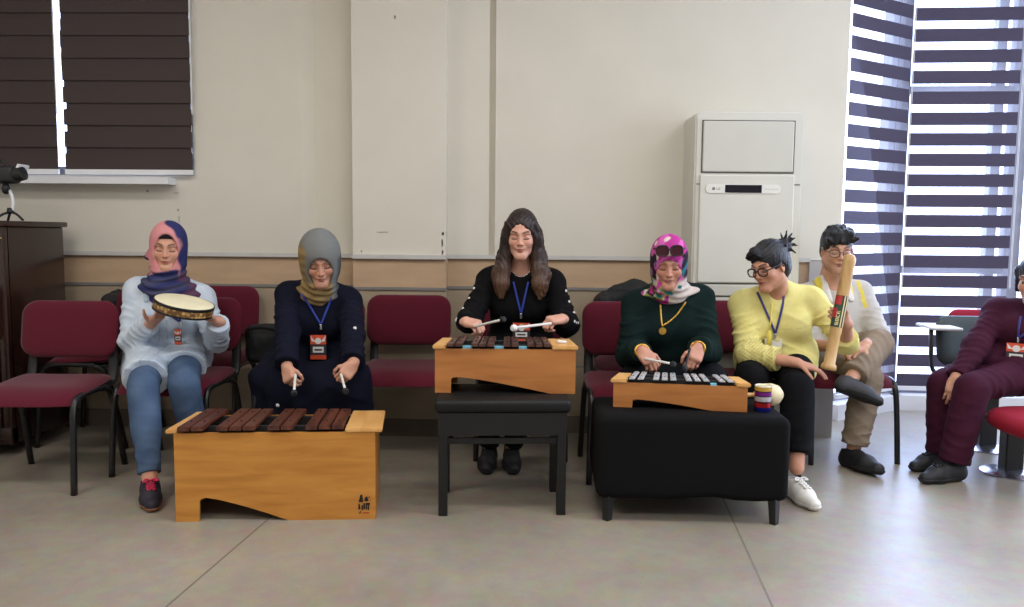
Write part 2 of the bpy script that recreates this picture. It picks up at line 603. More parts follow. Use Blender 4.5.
# curb and lintel of the bay, reveal beside the back wall
def bay(name, z0, z1, t0, t1, m):
    bm = bmesh.new()
    P = [V((WX1 + .1, 4.93, 0)), W0, W1, W2, W3]
    for a, b_ in zip(P[1:], P[2:]):
        d = (b_ - a).normalized()
        n = V((d.y, -d.x, 0))
        q = [a + n * t0, b_ + n * t0, b_ - n * t1, a - n * t1]
        lo = [bm.verts.new((p.x, p.y, z0)) for p in q]
        hi = [bm.verts.new((p.x, p.y, z1)) for p in q]
        bm.faces.new(lo[::-1]); bm.faces.new(hi)
        for i in range(4):
            bm.faces.new((lo[i], lo[(i + 1) % 4], hi[(i + 1) % 4], hi[i]))
    struct(obj(name, bm, m))
bay('baseboard_right', 0.0, ZC, 0.11, 0.12, M_white)
bay('wall_right', 3.1, H, 0.06, 0.12, M_wall_side)
bm = bmesh.new()
q = [(WX1, wall_y(WX1) + .2), (W0.x + .0, W0.y - .0), (W0.x - .12, W0.y + .12), (WX1 - .15, wall_y(WX1) + .2)]
lo = [bm.verts.new((x, y, 0)) for x, y in q]; hi = [bm.verts.new((x, y, H)) for x, y in q]
bm.faces.new(lo[::-1]); bm.faces.new(hi)
for i in range(4):
    bm.faces.new((lo[i], lo[(i + 1) % 4], hi[(i + 1) % 4], hi[i]))
struct(obj('wall_reveal', bm, M_wall_side))

# ------------------------------------------------------------------ light
w = bpy.data.worlds.new('daylight')
SC.world = w
w.use_nodes = True
nt = w.node_tree
bg = nt.nodes['Background']
tc = N(nt, 'ShaderNodeTexCoord')
sx = N(nt, 'ShaderNodeSeparateXYZ')
nt.links.new(tc.outputs['Generated'], sx.inputs[0])
cr = N(nt, 'ShaderNodeValToRGB')
mr = N(nt, 'ShaderNodeMapRange')
mr.inputs['From Min'].default_value = -1.0
nt.links.new(sx.outputs['Y'], mr.inputs['Value'])
# bright overcast outside the windows (+y); the rest of the hall's soft light from behind the camera
cr.color_ramp.elements[0].position = 0.42
cr.color_ramp.elements[0].color = (0.33, 0.318, 0.30, 1)
cr.color_ramp.elements[1].position = 0.58
cr.color_ramp.elements[1].color = (3.9, 4.3, 5.5, 1)
nt.links.new(mr.outputs['Result'], cr.inputs['Fac'])
nt.links.new(cr.outputs['Color'], bg.inputs['Color'])
bg.inputs['Strength'].default_value = 1.0

def area(name, loc, rot, size, power, color, sy=None):
    l = bpy.data.lights.new(name, 'AREA')
    l.energy = power
    l.color = color
    l.size = size
    if sy:
        l.shape = 'RECTANGLE'
        l.size_y = sy
    o = bpy.data.objects.new(name, l)
    COL.objects.link(o)
    o.location = loc
    o.rotation_euler = rot
    return o
# ceiling lamps of the hall
for i, (x, y) in enumerate(((-2.4, 2.2), (0.2, 2.2), (2.6, 2.2), (-2.4, 0.0), (0.2, 0.0), (2.6, 0.0))):
    area('ceiling_lamp', (x, y, H - 0.03), (0, 0, 0), 1.2, 30, (1.0, 0.96, 0.9), 0.5)
# area lamps standing in for daylight: one unseen at right, one inside the bay
area('window_light', (4.3, 2.6, 1.9), (math.radians(90), 0, math.radians(90)), 3.0, 85, (0.66, 0.78, 1.0), 2.0)
area('bay_light', (2.95, 5.2, 1.6), (math.radians(-82), 0, 0), 1.5, 85, (0.50, 0.64, 1.0), 2.4)
# ------------------------------------------------------------------ chairs
M_maroon = mat('upholstery_maroon', (88, 18, 36), 0.9, 0.14, 260, bump=0.12, bscale=500, spec=0.2, sheen=0.15)
M_black = mat('black_metal', (22, 22, 23), 0.35, 0.1, 60)
M_blackpl = mat('black_plastic', (26, 26, 27), 0.5, 0.1, 60, bump=0.05, bscale=300)
M_chrome = mat('steel', (190, 190, 195), 0.25, 0.05, 40, metal=1.0)

def rounded_panel(w, h, r, n=8, ex=2.0):
    """outline points of a rounded rectangle centred on x, from z=0 to z=h"""
    out = []
    for cx, cz, a0 in ((w / 2 - r, h - r, 0), (-w / 2 + r, h - r, 90), (-w / 2 + r, r, 180), (w / 2 - r, r, 270)):
        for k in range(n + 1):
            a = math.radians(a0 + 90 * k / n)
            out.append((cx + r * math.cos(a), cz + r * math.sin(a)))
    return out

def pad(bm, w, h, r, thick, curve, M, puff=0.012, rings=6):
    """upholstered pad: rounded rectangle in x/z, thick in y, faces towards -y, bulging, bent by curve over x"""
    outl = rounded_panel(w, h, r)
    n = len(outl)
    cz = h / 2
    layers = []
    # from the centre of the front over the rim to the back
    prof = [(0.0, 1.0), (0.35, 0.97), (0.65, 0.86), (0.85, 0.62), (0.95, 0.34), (1.0, 0.0)]
    def ring(s, y):
        return [bm.verts.new(M @ V((x * s, y + curve * (x * s) ** 2, cz + (z - cz) * s))) for x, z in outl]
    c0 = bm.verts.new(M @ V((0, -thick / 2 - puff, cz)))
    seq = []
    for s, t in prof[1:]:
        seq.append(ring(s, -thick / 2 * (0.4 + 0.6 * t) - puff * t))
    for s, t in prof[::-1][1:-1]:
        seq.append(ring(s, thick / 2 * (0.5 + 0.5 * t)))
    c1 = bm.verts.new(M @ V((0, thick / 2, cz)))
    for k in range(n):
        bm.faces.new((c0, seq[0][(k + 1) % n], seq[0][k]))
        bm.faces.new((c1, seq[-1][k], seq[-1][(k + 1) % n]))
    for a, b in zip(seq, seq[1:]):
        for k in range(n):
            bm.faces.new((a[k], a[(k + 1) % n], b[(k + 1) % n], b[k]))

def make_chair(label, group):
    t = thing('conference_chair', label, 'chair', group=group)
    # seat: pad lying down, front edge drooping
    bm = bmesh.new()
    Ms = Matrix.Translation((0, -0.215, 0.445)) @ Matrix.Rotation(math.radians(-90), 4, 'X') @ Matrix.Rotation(math.radians(180), 4, 'Y')
    # build as a grid pad
    nx, ny = 16, 14
    def seat_pt(u, v, top):
        x = (u - .5) * 2
        y = (v - .5) * 2
        # superellipse rounding of the outline
        sx = 0.235 * x * (1 - 0.10 * abs(y) ** 4)
        sy = 0.215 * y * (1 - 0.10 * abs(x) ** 4)
        edge = max(abs(x), abs(y))
        th = 0.030 * (1 - edge ** 6)
        droop = -0.035 * max(0, (-y - 0.45) / 0.55) ** 2
        z = 0.440 + droop - 0.012 * (1 - x * x) * (1 if top else 0) * 0.4 + 0.012 * y
        return V((sx, sy, z + th + (0.006 if top else 0.0) if top else z - th * 0.7))
    gt = [[bm.verts.new(seat_pt(i / nx, j / ny, True)) for j in range(ny + 1)] for i in range(nx + 1)]
    gb = [[bm.verts.new(seat_pt(i / nx, j / ny, False)) for j in range(ny + 1)] for i in range(nx + 1)]
    for i in range(nx):
        for j in range(ny):
            bm.faces.new((gt[i][j], gt[i + 1][j], gt[i + 1][j + 1], gt[i][j + 1]))
            bm.faces.new((gb[i][j + 1], gb[i + 1][j + 1], gb[i + 1][j], gb[i][j]))
    for i in range(nx):
        bm.faces.new((gt[i + 1][0], gt[i][0], gb[i][0], gb[i + 1][0]))
        bm.faces.new((gt[i][ny], gt[i + 1][ny], gb[i + 1][ny], gb[i][ny]))
    for j in range(ny):
        bm.faces.new((gt[0][j], gt[0][j + 1], gb[0][j + 1], gb[0][j]))
        bm.faces.new((gt[nx][j + 1], gt[nx][j], gb[nx][j], gb[nx][j + 1]))
    obj('seat', bm, M_maroon, t, True)
    # backrest
    bm = bmesh.new()
    Mb = Matrix.Translation((0, 0.232, 0.545)) @ Matrix.Rotation(math.radians(-9), 4, 'X')
    pad(bm, 0.47, 0.28, 0.075, 0.045, -0.35, Mb)
    obj('backrest', bm, M_maroon, t, True)
    # black shell behind the backrest, and the two uprights that carry it
    for s in (-1, 1):
        bm = bmesh.new()
        P = smooth_path([(s * 0.195, 0.10, 0.42), (s * 0.197, 0.205, 0.425), (s * 0.198, 0.235, 0.47), (s * 0.196, 0.25, 0.56), (s * 0.19, 0.272, 0.70)], 5)
        tube(bm, P, 0.012, 10, flat=(0.024, 0.010), up=(1, 0, 0) if False else (0, -1, 0.2))
        obj('back_upright', bm, M_blackpl, t, True)
    for s in (-1, 1):
        x = s * 0.222
        bm = bmesh.new()
        P = smooth_path([(x * 1.04, -0.225, 0.0), (x * 1.02, -0.205, 0.25), (x, -0.185, 0.385), (x, -0.13, 0.425), (x, 0.02, 0.427), (x, 0.10, 0.423)], 6)
        tube(bm, P, 0.0145, 10)
        obj('leg', bm, M_black, t, True)
        bm = bmesh.new()
        P = smooth_path([(x, 0.06, 0.424), (x, 0.13, 0.405), (x * 1.01, 0.175, 0.33), (x * 1.05, 0.255, 0.0)], 6)
        tube(bm, P, 0.0145, 10)
        obj('leg', bm, M_black, t, True)
    for y in (-0.11, 0.085):
        bm = bmesh.new()
        tube(bm, [(-0.222, y, 0.418), (0.222, y, 0.418)], 0.010, 8)
        obj('crossbar', bm, M_black, t, True)
    return t

CH = 'maroon upholstered chairs with black tube legs'
chair0 = make_chair('maroon chair at the far left beside the dark piano, nobody on it', CH)
chair0.location = (-2.17, 3.68, 0)
chair0.rotation_euler = (0, 0, math.radians(1))
for x, y, rz, lab, sc in (
    (-2.33, 4.46, -90, 'maroon chair turned towards the piano, holding a black backpack', (1, 1, 1.06)),
    (-1.66, 3.94, -3, 'maroon chair under the woman in the light blue shirt', None),
    (-1.705, 4.41, 1, 'maroon chair against the wall, its back rising behind the drum player\'s chair', (1, 1, 1.035)),
    (-1.02, 4.02, 0, 'maroon chair under the woman in the long navy coat', None),
    (-0.575, 4.215, 0, 'free maroon chair in the row, between the navy coat and the black blouse', None),
    (0.05, 4.27, 0, 'maroon chair hidden behind the long-haired woman in black', None),
    (0.60, 3.90, 0, 'maroon chair under the woman in the dark green sweater', None),
    (0.70, 4.37, 0, 'maroon chair by the wall with a black jacket on its back', (1, 1, 1.02)),
    (1.17, 4.03, 0, 'maroon chair under the woman in the yellow blouse', None),
    (1.76, 4.27, 4, 'maroon chair under the man in the white shirt by the window', None),
):
    dup(chair0, (x, y, 0), math.radians(rz), lab, CH, sc)

# ------------------------------------------------------------------ orff instruments
M_ply = wood('birch_ply_amber', (178, 116, 46), (202, 140, 62), (1.2, 9, 9), 0.42)
M_ply2 = wood('birch_ply_orange', (162, 100, 48), (184, 120, 62), (1.2, 9, 9), 0.42)
M_plylight = wood('birch_edge', (206, 152, 84), (224, 174, 108), (9, 1.2, 9), 0.42)
M_padauk = wood('padauk_bar', (60, 30, 23), (104, 56, 38), (12, 1.2, 12), 0.38)
M_rose = wood('rosewood_bar', (58, 36, 32), (98, 66, 54), (12, 1.2, 12), 0.35)
M_alu = mat('bar_aluminium', (214, 216, 220), 0.35, 0.06, 30, metal=0.5)
M_felt = mat('felt_black', (30, 28, 28), 0.95, 0.1, 100)
M_cyan = mat('card_blue', (120, 190, 214), 0.7, 0.05, 50)
M_ink = mat('print_black', (18, 16, 16), 0.6, 0.05, 50)
M_inkred = mat('print_red', (170, 40, 30), 0.6, 0.05, 50)

def orff(name, label, W, Hh, D, M, m_box, m_bar, slots, bar_len, bar_th=0.016, lip=0.035, legw=0.12, arch=0.62, arch_h=0.33, bar_z=0.012, taper=0.10, endw=(0.06, 0.14), cards=(), feet=0.0):
    """box resonator with cut-away foot; M places its front bottom centre; local x right, y back, z up"""
    root = thing(name, label, name.split('_')[-1])
    root.matrix_world = M
    T = 0.014
    x0, x1 = -W / 2, W / 2
    def outline():
        pts = [(x0, Hh), (x0, 0), (x0 + legw * 0.8, 0)]
        ah = Hh * arch_h
        for k in range(7):
            a = math.radians(90 * k / 6)
            pts.append((x0 + legw * 0.82 + 0.03 * (1 - math.cos(a)), ah - 0.05 * Hh + 0.05 * Hh * math.sin(a)))
        xe = x0 + W * arch
        xs = x0 + legw * 0.82 + 0.03
        for k in range(1, 9):
            t = k / 8
            pts.append((xs + (xe - xs) * t, ah * (1 - (t ** 1.25))))
        pts += [(x1, 0), (x1, Hh)]
        return pts
    def shear(y):            # the sides splay: the back is shorter than the front
        return 1 - taper * y / D
    for nm, y in (('front_board', 0.0), ('back_board', D - T)):
        bm = bmesh.new()
        prism(bm, [(x * shear(y), z) for x, z in outline()], T, Matrix.Translation((0, y, 0)))
        obj(nm, bm, m_box, root)
    for s in (-1, 1):
        bm = bmesh.new()
        xa, xb = s * (W / 2 - T / 2) * shear(T), s * (W / 2 - T / 2) * shear(D - T)
        q = [(xa - T / 2, T), (xa + T / 2, T), (xb + T / 2, D - T), (xb - T / 2, D - T)]
        lo = [bm.verts.new((x, y, 0.0)) for x, y in q]; hi = [bm.verts.new((x, y, Hh)) for x, y in q]
        bm.faces.new(lo[::-1]); bm.faces.new(hi)
        for i in range(4):
            bm.faces.new((lo[i], lo[(i + 1) % 4], hi[(i + 1) % 4], hi[i]))
        obj('side_board', bm, m_box, root)
    # deck with the resonator slot
    bm = bmesh.new()
    box(bm, (x0 * .9, T, Hh - 0.05), (x1 * .9, D - T, Hh - 0.038))
    obj('inner_deck', bm, m_box, root)
    # end plates that overhang
    for s, ew in ((-1, endw[0]), (1, endw[1])):
        bm = bmesh.new()
        if s < 0:
            q = [(x0 - lip, -0.006), (x0 + ew, -0.006), ((x0 + ew) * shear(D), D + .004), (x0 * shear(D) - lip * .8, D + .004)]
        else:
            q = [(x1 - ew, -0.006), (x1 + lip, -0.006), (x1 * shear(D) + lip * .9, D + .004), ((x1 - ew) * shear(D), D + .004)]
        lo = [bm.verts.new((x, y, Hh)) for x, y in q]; hi = [bm.verts.new((x, y, Hh + 0.016)) for x, y in q]
        bm.faces.new(lo[::-1]); bm.faces.new(hi)
        for i in range(4):
            bm.faces.new((lo[i], lo[(i + 1) % 4], hi[(i + 1) % 4], hi[i]))
        bmesh.ops.bevel(bm, geom=list(bm.edges), offset=0.003, segments=2, affect='EDGES')
        obj('end_plate', bm, M_plylight, root)
    # felt rails
    for yy in (0.24, 0.76):
        bm = bmesh.new()
        box(bm, ((x0 + endw[0]) * shear(D * yy), D * yy - 0.008, Hh - 0.038), ((x1 - endw[1]) * shear(D * yy), D * yy + 0.008, Hh + bar_z), 0.003)
        obj('felt_rail', bm, M_felt, root)
    xa, xb = x0 + endw[0] + 0.004, x1 - endw[1] - 0.004
    for (u, wd, ln) in slots:
        x = xa + (xb - xa) * u
        bm = bmesh.new()
        L = bar_len * ln
        yc = D * 0.47
        nb = 10
        rings = []
        for k in range(nb + 1):
            t = k / nb
            yy = yc - L / 2 + L * t
            th = bar_th * (0.72 if 3 <= k <= 7 else 1.0)
            xk = x * shear(yy)
            z1 = Hh + bar_z + bar_th
            e = 0.0035
            sec = [(xk - wd / 2 + e, z1), (xk + wd / 2 - e, z1), (xk + wd / 2, z1 - e), (xk + wd / 2, z1 - th), (xk - wd / 2, z1 - th), (xk - wd / 2, z1 - e)]
            rings.append([bm.verts.new((a, yy, c)) for a, c in sec])
        for a, b in zip(rings, rings[1:]):
            for k in range(6):
                bm.faces.new((a[k], a[(k + 1) % 6], b[(k + 1) % 6], b[k]))
        bm.faces.new(rings[0]); bm.faces.new(rings[-1][::-1])
        # the holes of the bar, with a cord pin in each
        bar = obj('bar', bm, m_bar, root)
        for yy in (0.24, 0.76):
            bm = bmesh.new()
            lathe(bm, [(0.0035, Hh + bar_z + bar_th - 0.004), (0.0035, Hh + bar_z + bar_th + 0.003), (0.001, Hh + bar_z + bar_th + 0.004)], 8, Matrix.Translation((x * shear(D * yy), D * yy, 0)))
            obj('bar_pin', bm, M_chrome if m_bar is M_alu else M_felt, bar)
    for u, wd in cards:
        x = xa + (xb - xa) * u
        for yy in (0.16, 0.84):
            bm = bmesh.new()
            box(bm, (x * shear(D * yy) - wd / 2, D * yy - 0.018, Hh - 0.0375), (x * shear(D * yy) + wd / 2, D * yy + 0.018, Hh + 0.008))
            obj('note_card', bm, M_cyan, root)
    return root

# alto xylophone on the floor, in front of the navy coat
p = on_floor(176, 522); q = on_floor(375.5, 519)
ang1 = math.atan2(q.y - p.y, q.x - p.x)
c = (p + q) / 2
W1x = (q - p).length
MX = Matrix.Translation(c) @ Matrix.Rotation(ang1, 4, 'Z')
def groups(gs, pitch):
    """bar positions along the deck from group sizes; 1 slot missing between groups"""
    out, k = [], 0
    for i, g in enumerate(gs):
        for j in range(g):
            out.append(k + .5); k += 1
        if i < len(gs) - 1:
            k += pitch
    return [(s / k) for s in out]
u = groups((2, 3, 2, 3), 0.85)
xylo = orff('alto_xylophone', 'large amber wooden box xylophone with dark red bars standing on the floor', W1x, 0.365, 0.32, MX, M_ply, M_padauk,
     [(a, 0.046, 1.0 - 0.1 * i / 9) for i, a in enumerate(u)], 0.335, 0.018, 0.03, 0.115, 0.56, 0.27, endw=(0.014, 0.12), taper=0.035)
xylo['category'] = 'xylophone'
# its printed maker's mark, low on the right of the front board
def mark(parent, cx, cz, s, y=-0.0012):
    bm = bmesh.new()
    def r(x0, z0, x1, z1):
        box(bm, (cx + x0 * s, y, cz + z0 * s), (cx + x1 * s, y + 0.002, cz + z1 * s))
    # letters set in a block of three rows
    def poly(pts):
        vs = [bm.verts.new((cx + a * s, y, cz + b * s)) for a, b in pts]
        bm.faces.new(vs)
    poly([(-.48, .2), (-.3, .95), (-.12, .95), (-.02, .2)])            # leaning block
    poly([(.05, .35), (.2, .75), (.36, .75), (.5, .35), (.28, .25)])
    r(.5, .62, .62, .74); r(.6, .28, .68, .36)
    poly([(-.5, -.55), (-.5, .08), (-.36, .0), (-.3, -.5)])
    r(-.2, -.6, -.06, -.1); r(-.02, -.5, .14, .1); r(.2, -.55, .34, .12); r(.4, -.6, .54, .02); r(.26, -.1, .62, .12)
    poly([(-.5, -.98), (-.3, -.65), (-.16, -.98), (-.22, -.98), (-.3, -.8), (-.42, -.98)])
    o = obj('printed_mark', bm, M_ink, parent)
    o['label'] = 'black and red printed mark of blocky letters'
    bm = bmesh.new()
    for k in range(5):
        box(bm, (cx + (-.06 + k * .13) * s, y, cz - .95 * s), (cx + (.03 + k * .13) * s, y + 0.002, cz - .82 * s))
    obj('mark_line', bm, M_inkred, o)
mark(xylo, W1x / 2 - 0.048, 0.064, 0.042)

# black stool and the soprano xylophone on it
M_blackwood = mat('black_lacquer', (14, 14, 14), 0.45, 0.12, 20)
M_blackvinyl = mat('black_vinyl', (18, 18, 18), 0.55, 0.12, 80, bump=0.1, bscale=250, spec=0.3)
SY = 3.35
pl, pr = on_floor(443, 515), on_floor(560.5, 514)
stool = thing('piano_stool', 'black rectangular stool carrying the small xylophone of the long-haired woman', 'stool', ((pl.x + pr.x) / 2, (pl.y + pr.y) / 2, 0), math.atan2(pr.y - pl.y, pr.x - pl.x))
SW = (pr - pl).length
SH = 0.492
bm = bmesh.new()
box(bm, (-SW / 2 - .035, -.03, SH - .055), (SW / 2 + .035, .35, SH), 0.018, seg=3)
obj('cushion', bm, M_blackvinyl, stool, angle=40)
bm = bmesh.new()
box(bm, (-SW / 2 - .02, -.018, SH - .15), (SW / 2 + .02, .002, SH - .056)); box(bm, (-SW / 2 - .02, .318, SH - .15), (SW / 2 + .02, .338, SH - .056))
box(bm, (-SW / 2 - .02, .002, SH - .15), (-SW / 2, .318, SH - .056)); box(bm, (SW / 2, .002, SH - .15), (SW / 2 + .02, .318, SH - .056))
obj('apron', bm, M_blackwood, stool)
for x in (-1, 1):
    for y in (0.0, 0.30):
        bm = bmesh.new()
        box(bm, (x * SW / 2 - .019, y - .016, 0), (x * SW / 2 + .019, y + .02, SH - .056), 0.003)
        obj('leg', bm, M_blackwood, stool)
bm = bmesh.new()
box(bm, (-SW / 2 + .02, .0, SH - .19), (SW / 2 - .02, .012, SH - .165))
obj('stretcher', bm, M_blackwood, stool)

a, b_ = at(435, 397.5, 3.38), at(575, 398.5, 3.38)
Wx2 = b_.x - a.x
MX2 = Matrix.Translation(((a.x + b_.x) / 2, 3.375, SH + 0.001)) @ Matrix.Rotation(0.0, 4, 'Z')
u = groups((2, 3, 2, 3), 1.0)
x2 = orff('soprano_xylophone', 'small wooden box xylophone with dark brown bars on the black stool', Wx2, 0.19, 0.235, MX2, M_ply2, M_rose,
     [(a_, 0.029, 1.0 - 0.1 * i / 9) for i, a_ in enumerate(u)], 0.25, 0.013, 0.01, 0.085, 0.82, 0.36, endw=(0.045, 0.10), taper=0.06,
     cards=[((u[1] + u[2]) / 2, 0.04), ((u[4] + u[5]) / 2, 0.04), ((u[6] + u[7]) / 2, 0.035)])
x2['category'] = 'xylophone'

# black draped bench with glockenspiel and shakers
M_cloth = mat('black_upholstery', (16, 16, 17), 0.9, 0.1, 300, bump=0.1, bscale=600, spec=0.12)
pl, pr = on_floor(607, 520), on_floor(774, 524)
bang = math.atan2(pr.y - pl.y, pr.x - pl.x)
bench = thing('bench', 'long black upholstered bench on short legs carrying the metal-bar glockenspiel', 'bench', ((pl.x + pr.x) / 2, (pl.y + pr.y) / 2, 0), bang)
BW, BH = (pr - pl).length + 0.10, 0.445
bm = bmesh.new()
box(bm, (-BW / 2, -.03, .10), (BW / 2, .38, BH), 0.035, seg=5)
bmesh.ops.subdivide_edges(bm, edges=[e for e in bm.edges if e.calc_length() > 0.2], cuts=7, use_grid_fill=True)
for v in bm.verts:
    x, y, z = v.co
    k = (1 - (abs(x) / (BW / 2)) ** 4)
    if z > BH - 0.04:
        v.co.z += 0.004 * math.sin(x * 9) * 0.3
    if y < 0:
        v.co.y -= 0.006 * math.sin(z * 9 + 1) * k
    if z < .15:
        v.co.z += 0.006 * math.sin(x * 11 + 1.0) + 0.004 * math.sin(x * 23)
obj('padded_body', bm, M_cloth, bench, angle=50)
for x in (-1, 1):
    for y in (0.0, 0.33):
        bm = bmesh.new()
        rings = tube(bm, [(x * (BW / 2 - .055), y, .12), (x * (BW / 2 - .05), y, 0)], [0.026, 0.019], 4)
        obj('leg', bm, M_blackwood, bench)
pl, pr = on_floor(613, 407, BH), on_floor(747, 412.5, BH)
gang = math.atan2(pr.y - pl.y, pr.x - pl.x)
Wx3 = (pr - pl).length
MX3 = Matrix.Translation((pl + pr) / 2 + V((0, 0, .001))) @ Matrix.Rotation(gang, 4, 'Z')
u = groups((2, 3, 3, 2), 0.75)
x3 = orff('soprano_glockenspiel', 'low wooden box glockenspiel with shiny metal bars on the black bench', Wx3, 0.105, 0.15, MX3, M_ply2, M_alu,
     [(a_, 0.024, 1.0 - 0.12 * i / 9) for i, a_ in enumerate(u)], 0.165, 0.006, 0.012, 0.10, 0.74, 0.34, endw=(0.055, 0.045), taper=0.10, bar_z=0.018,
     cards=[((u[7] + u[8]) / 2, 0.025)])
x3['category'] = 'glockenspiel'

# striped can shaker and maraca beside it
def can_mat():
    m, nt, b = new_mat('can_stripes')
    tc = N(nt, 'ShaderNodeTexCoord')
    sx = N(nt, 'ShaderNodeSeparateXYZ')
    nt.links.new(tc.outputs['Object'], sx.inputs[0])
    mr = N(nt, 'ShaderNodeMapRange')
    mr.inputs['From Max'].default_value = 0.108
    nt.links.new(sx.outputs['Z'], mr.inputs['Value'])
    cr = N(nt, 'ShaderNodeValToRGB')
    cr.color_ramp.interpolation = 'CONSTANT'
    st = [(0, (30, 40, 130)), (.17, (190, 40, 40)), (.33, (90, 30, 50)), (.4, (196, 196, 200)), (.58, (60, 24, 60)), (.62, (120, 30, 130)), (.76, (40, 30, 30)), (.8, (196, 158, 70)), (.95, (225, 215, 190))]
    el = cr.color_ramp.elements
    el[0].position, el[0].color = 0, (*lin(st[0][1]), 1)
    el[1].position, el[1].color = st[1][0], (*lin(st[1][1]), 1)
    for p_, c_ in st[2:]:
        e = el.new(p_)
        e.color = (*lin(c_), 1)
    nt.links.new(mr.outputs['Result'], cr.inputs['Fac'])
    nt.links.new(cr.outputs['Color'], b.inputs['Base Color'])
    b.inputs['Roughness'].default_value = 0.25
    b.inputs['Metallic'].default_value = 0.4
    return m
p = on_floor(765, 413, BH)
bm = bmesh.new()
lathe(bm, [(0.033, 0), (0.0345, 0.002), (0.0345, 0.106), (0.0325, 0.108), (0.031, 0.106), (0.0, 0.105)], 32)
o = obj('can_shaker', bm, can_mat(), None, angle=40)
o.location = (p.x, p.y + .035, BH + .002)
tag(o, 'upright can shaker with gold, purple, silver, red and blue stripes on the bench', 'shaker')
M_gourd = mat('maraca_cream', (214, 198, 158), 0.5, 0.12, 18)
p2 = V((p.x + .055, p.y + .125, BH + .052))
root = thing('maraca', 'cream coloured maraca lying behind the striped can on the bench', 'maraca', p2, math.radians(8))
bm = bmesh.new()
Mr = Matrix.Rotation(math.radians(-90), 4, 'Y')
lathe(bm, [(0.0, -.06), (.02, -.056), (.038, -.04), (.048, -.012), (.047, .015), (.036, .042), (.02, .06), (.012, .068)], 28, Mr)
obj('gourd', bm, M_gourd, root, True)
bm = bmesh.new()
lathe(bm, [(.010, .06), (.0095, .12), (.011, .17), (.013, .18), (.009, .188)], 14, Mr @ Matrix.Rotation(0.0, 4, 'X'))
o = obj('handle', bm, M_plylight, root, True)

# ------------------------------------------------------------------ air conditioner
M_ac = mat('ac_cream', (208, 206, 196), 0.4, 0.02, 6.0)
M_ac2 = mat('ac_panel', (200, 198, 188), 0.4, 0.02, 6.0)
M_disp = mat('display_black', (24, 20, 30), 0.15, 0.05, 20)
M_gap = mat('shadow_gap', (92, 90, 84), 0.8, 0.05, 20)
ya = 4.32
AL, AR = at(695.5, 150, ya).x, at(805, 150, ya).x
AT = at(750, 110.5, ya).z
ac = thing('air_conditioner', 'tall cream floor-standing air conditioner against the wall', 'air conditioner', ((AL + AR) / 2, ya, 0))
AW = AR - AL
bm = bmesh.new()
outl = [(-AW / 2, 0), (AW / 2, 0)] + [(AW / 2 - .035 + .035 * math.cos(math.radians(a)), AT - .035 + .035 * math.sin(math.radians(a))) for a in range(0, 91, 15)] + \
       [(-AW / 2 + .035 - .035 * math.sin(math.radians(a)), AT - .035 + .035 * math.cos(math.radians(a))) for a in range(0, 91, 15)]
prism(bm, outl, 0.31, Matrix.Translation((0, 0.012, 0)))
bmesh.ops.bevel(bm, geom=[e for e in bm.edges if all(abs(v.co.y - .012) < 1e-4 for v in e.verts)], offset=.010, segments=3, affect='EDGES')
obj('body', bm, M_ac, ac, angle=35)
s = ya / F_PX
def acx(px): return at(px, 150, ya).x - (AL + AR) / 2
def acz(py, px=750): return at(px, py, ya).z
bm = bmesh.new()
box(bm, (acx(703), 0.0, acz(172)), (acx(794), 0.02, acz(121)), 0.006)
obj('outlet_flap', bm, M_ac2, ac)
bm = bmesh.new()
box(bm, (acx(702), 0.0085, acz(173.2)), (acx(795.2), 0.0125, acz(120)))
obj('flap_gap', bm, M_gap, ac)
bm = bmesh.new()
box(bm, (acx(701), -0.001, acz(283)), (acx(796), 0.02, acz(175)), 0.006)
obj('front_panel', bm, M_ac, ac)
bm = bmesh.new()
box(bm, (acx(700), 0.002, acz(296)), (acx(797), 0.02, acz(285)), 0.004); box(bm, (acx(700), 0.002, 0.02), (acx(797), 0.02, acz(298)), 0.004)
obj('lower_panel', bm, M_ac2, ac)
for za, x0_, x1_ in ((284, 698, 799), (297, 698, 799), (184.3, 698, 701), (184.3, 796.5, 802)):
    bm = bmesh.new()
    box(bm, (acx(x0_), 0.009, acz(za + .5)), (acx(x1_), 0.0125, acz(za - .5)))
    obj('panel_seam', bm, M_gap, ac)
# control strip with rounded ends
bm = bmesh.new()
zc, hz = acz(189), (acz(184.5) - acz(193.5)) / 2
xl, xr = acx(706.5), acx(782)
pts = [(xr - hz + hz * math.cos(math.radians(a)), zc + hz * math.sin(math.radians(a))) for a in range(-90, 91, 15)] + [(xl + hz + hz * math.cos(math.radians(a)), zc + hz * math.sin(math.radians(a))) for a in range(90, 271, 15)]
prism(bm, pts, 0.012, Matrix.Translation((0, -0.006, 0)))
cs = obj('control_strip', bm, mat('ac_control', (222, 220, 212), 0.35, 0.02, 10), ac)
bm = bmesh.new()
box(bm, (acx(726), -0.0075, acz(193)), (acx(763), 0.0, acz(185)), 0.002)
obj('display', bm, M_disp, cs)
M_greyink = mat('print_grey', (120, 116, 112), 0.6, 0.05, 50)
bm = bmesh.new()
lathe(bm, [(0.0085, 0), (0.0085, 0.0012)], 20, Matrix.Translation((acx(714.5), -0.0058, zc)) @ Matrix.Rotation(math.radians(90), 4, 'X'))
def bar_(x0, z0, x1, z1):
    box(bm, (x0, -0.0068, z0), (x1, -0.0056, z1))
xL = acx(717.5)
bar_(xL, zc - .006, xL + .0018, zc + .006); bar_(xL + .0018, zc - .006, xL + .007, zc - .0042)      # L
xG = xL + .010
bar_(xG, zc - .006, xG + .0018, zc + .006); bar_(xG + .0018, zc - .006, xG + .008, zc - .0042); bar_(xG + .0018, zc + .0042, xG + .008, zc + .006)
bar_(xG + .0062, zc - .0042, xG + .008, zc + .0005); bar_(xG + .004, zc - .0008, xG + .0062, zc + .0005)  # G
obj('maker_mark', bm, M_greyink, cs)
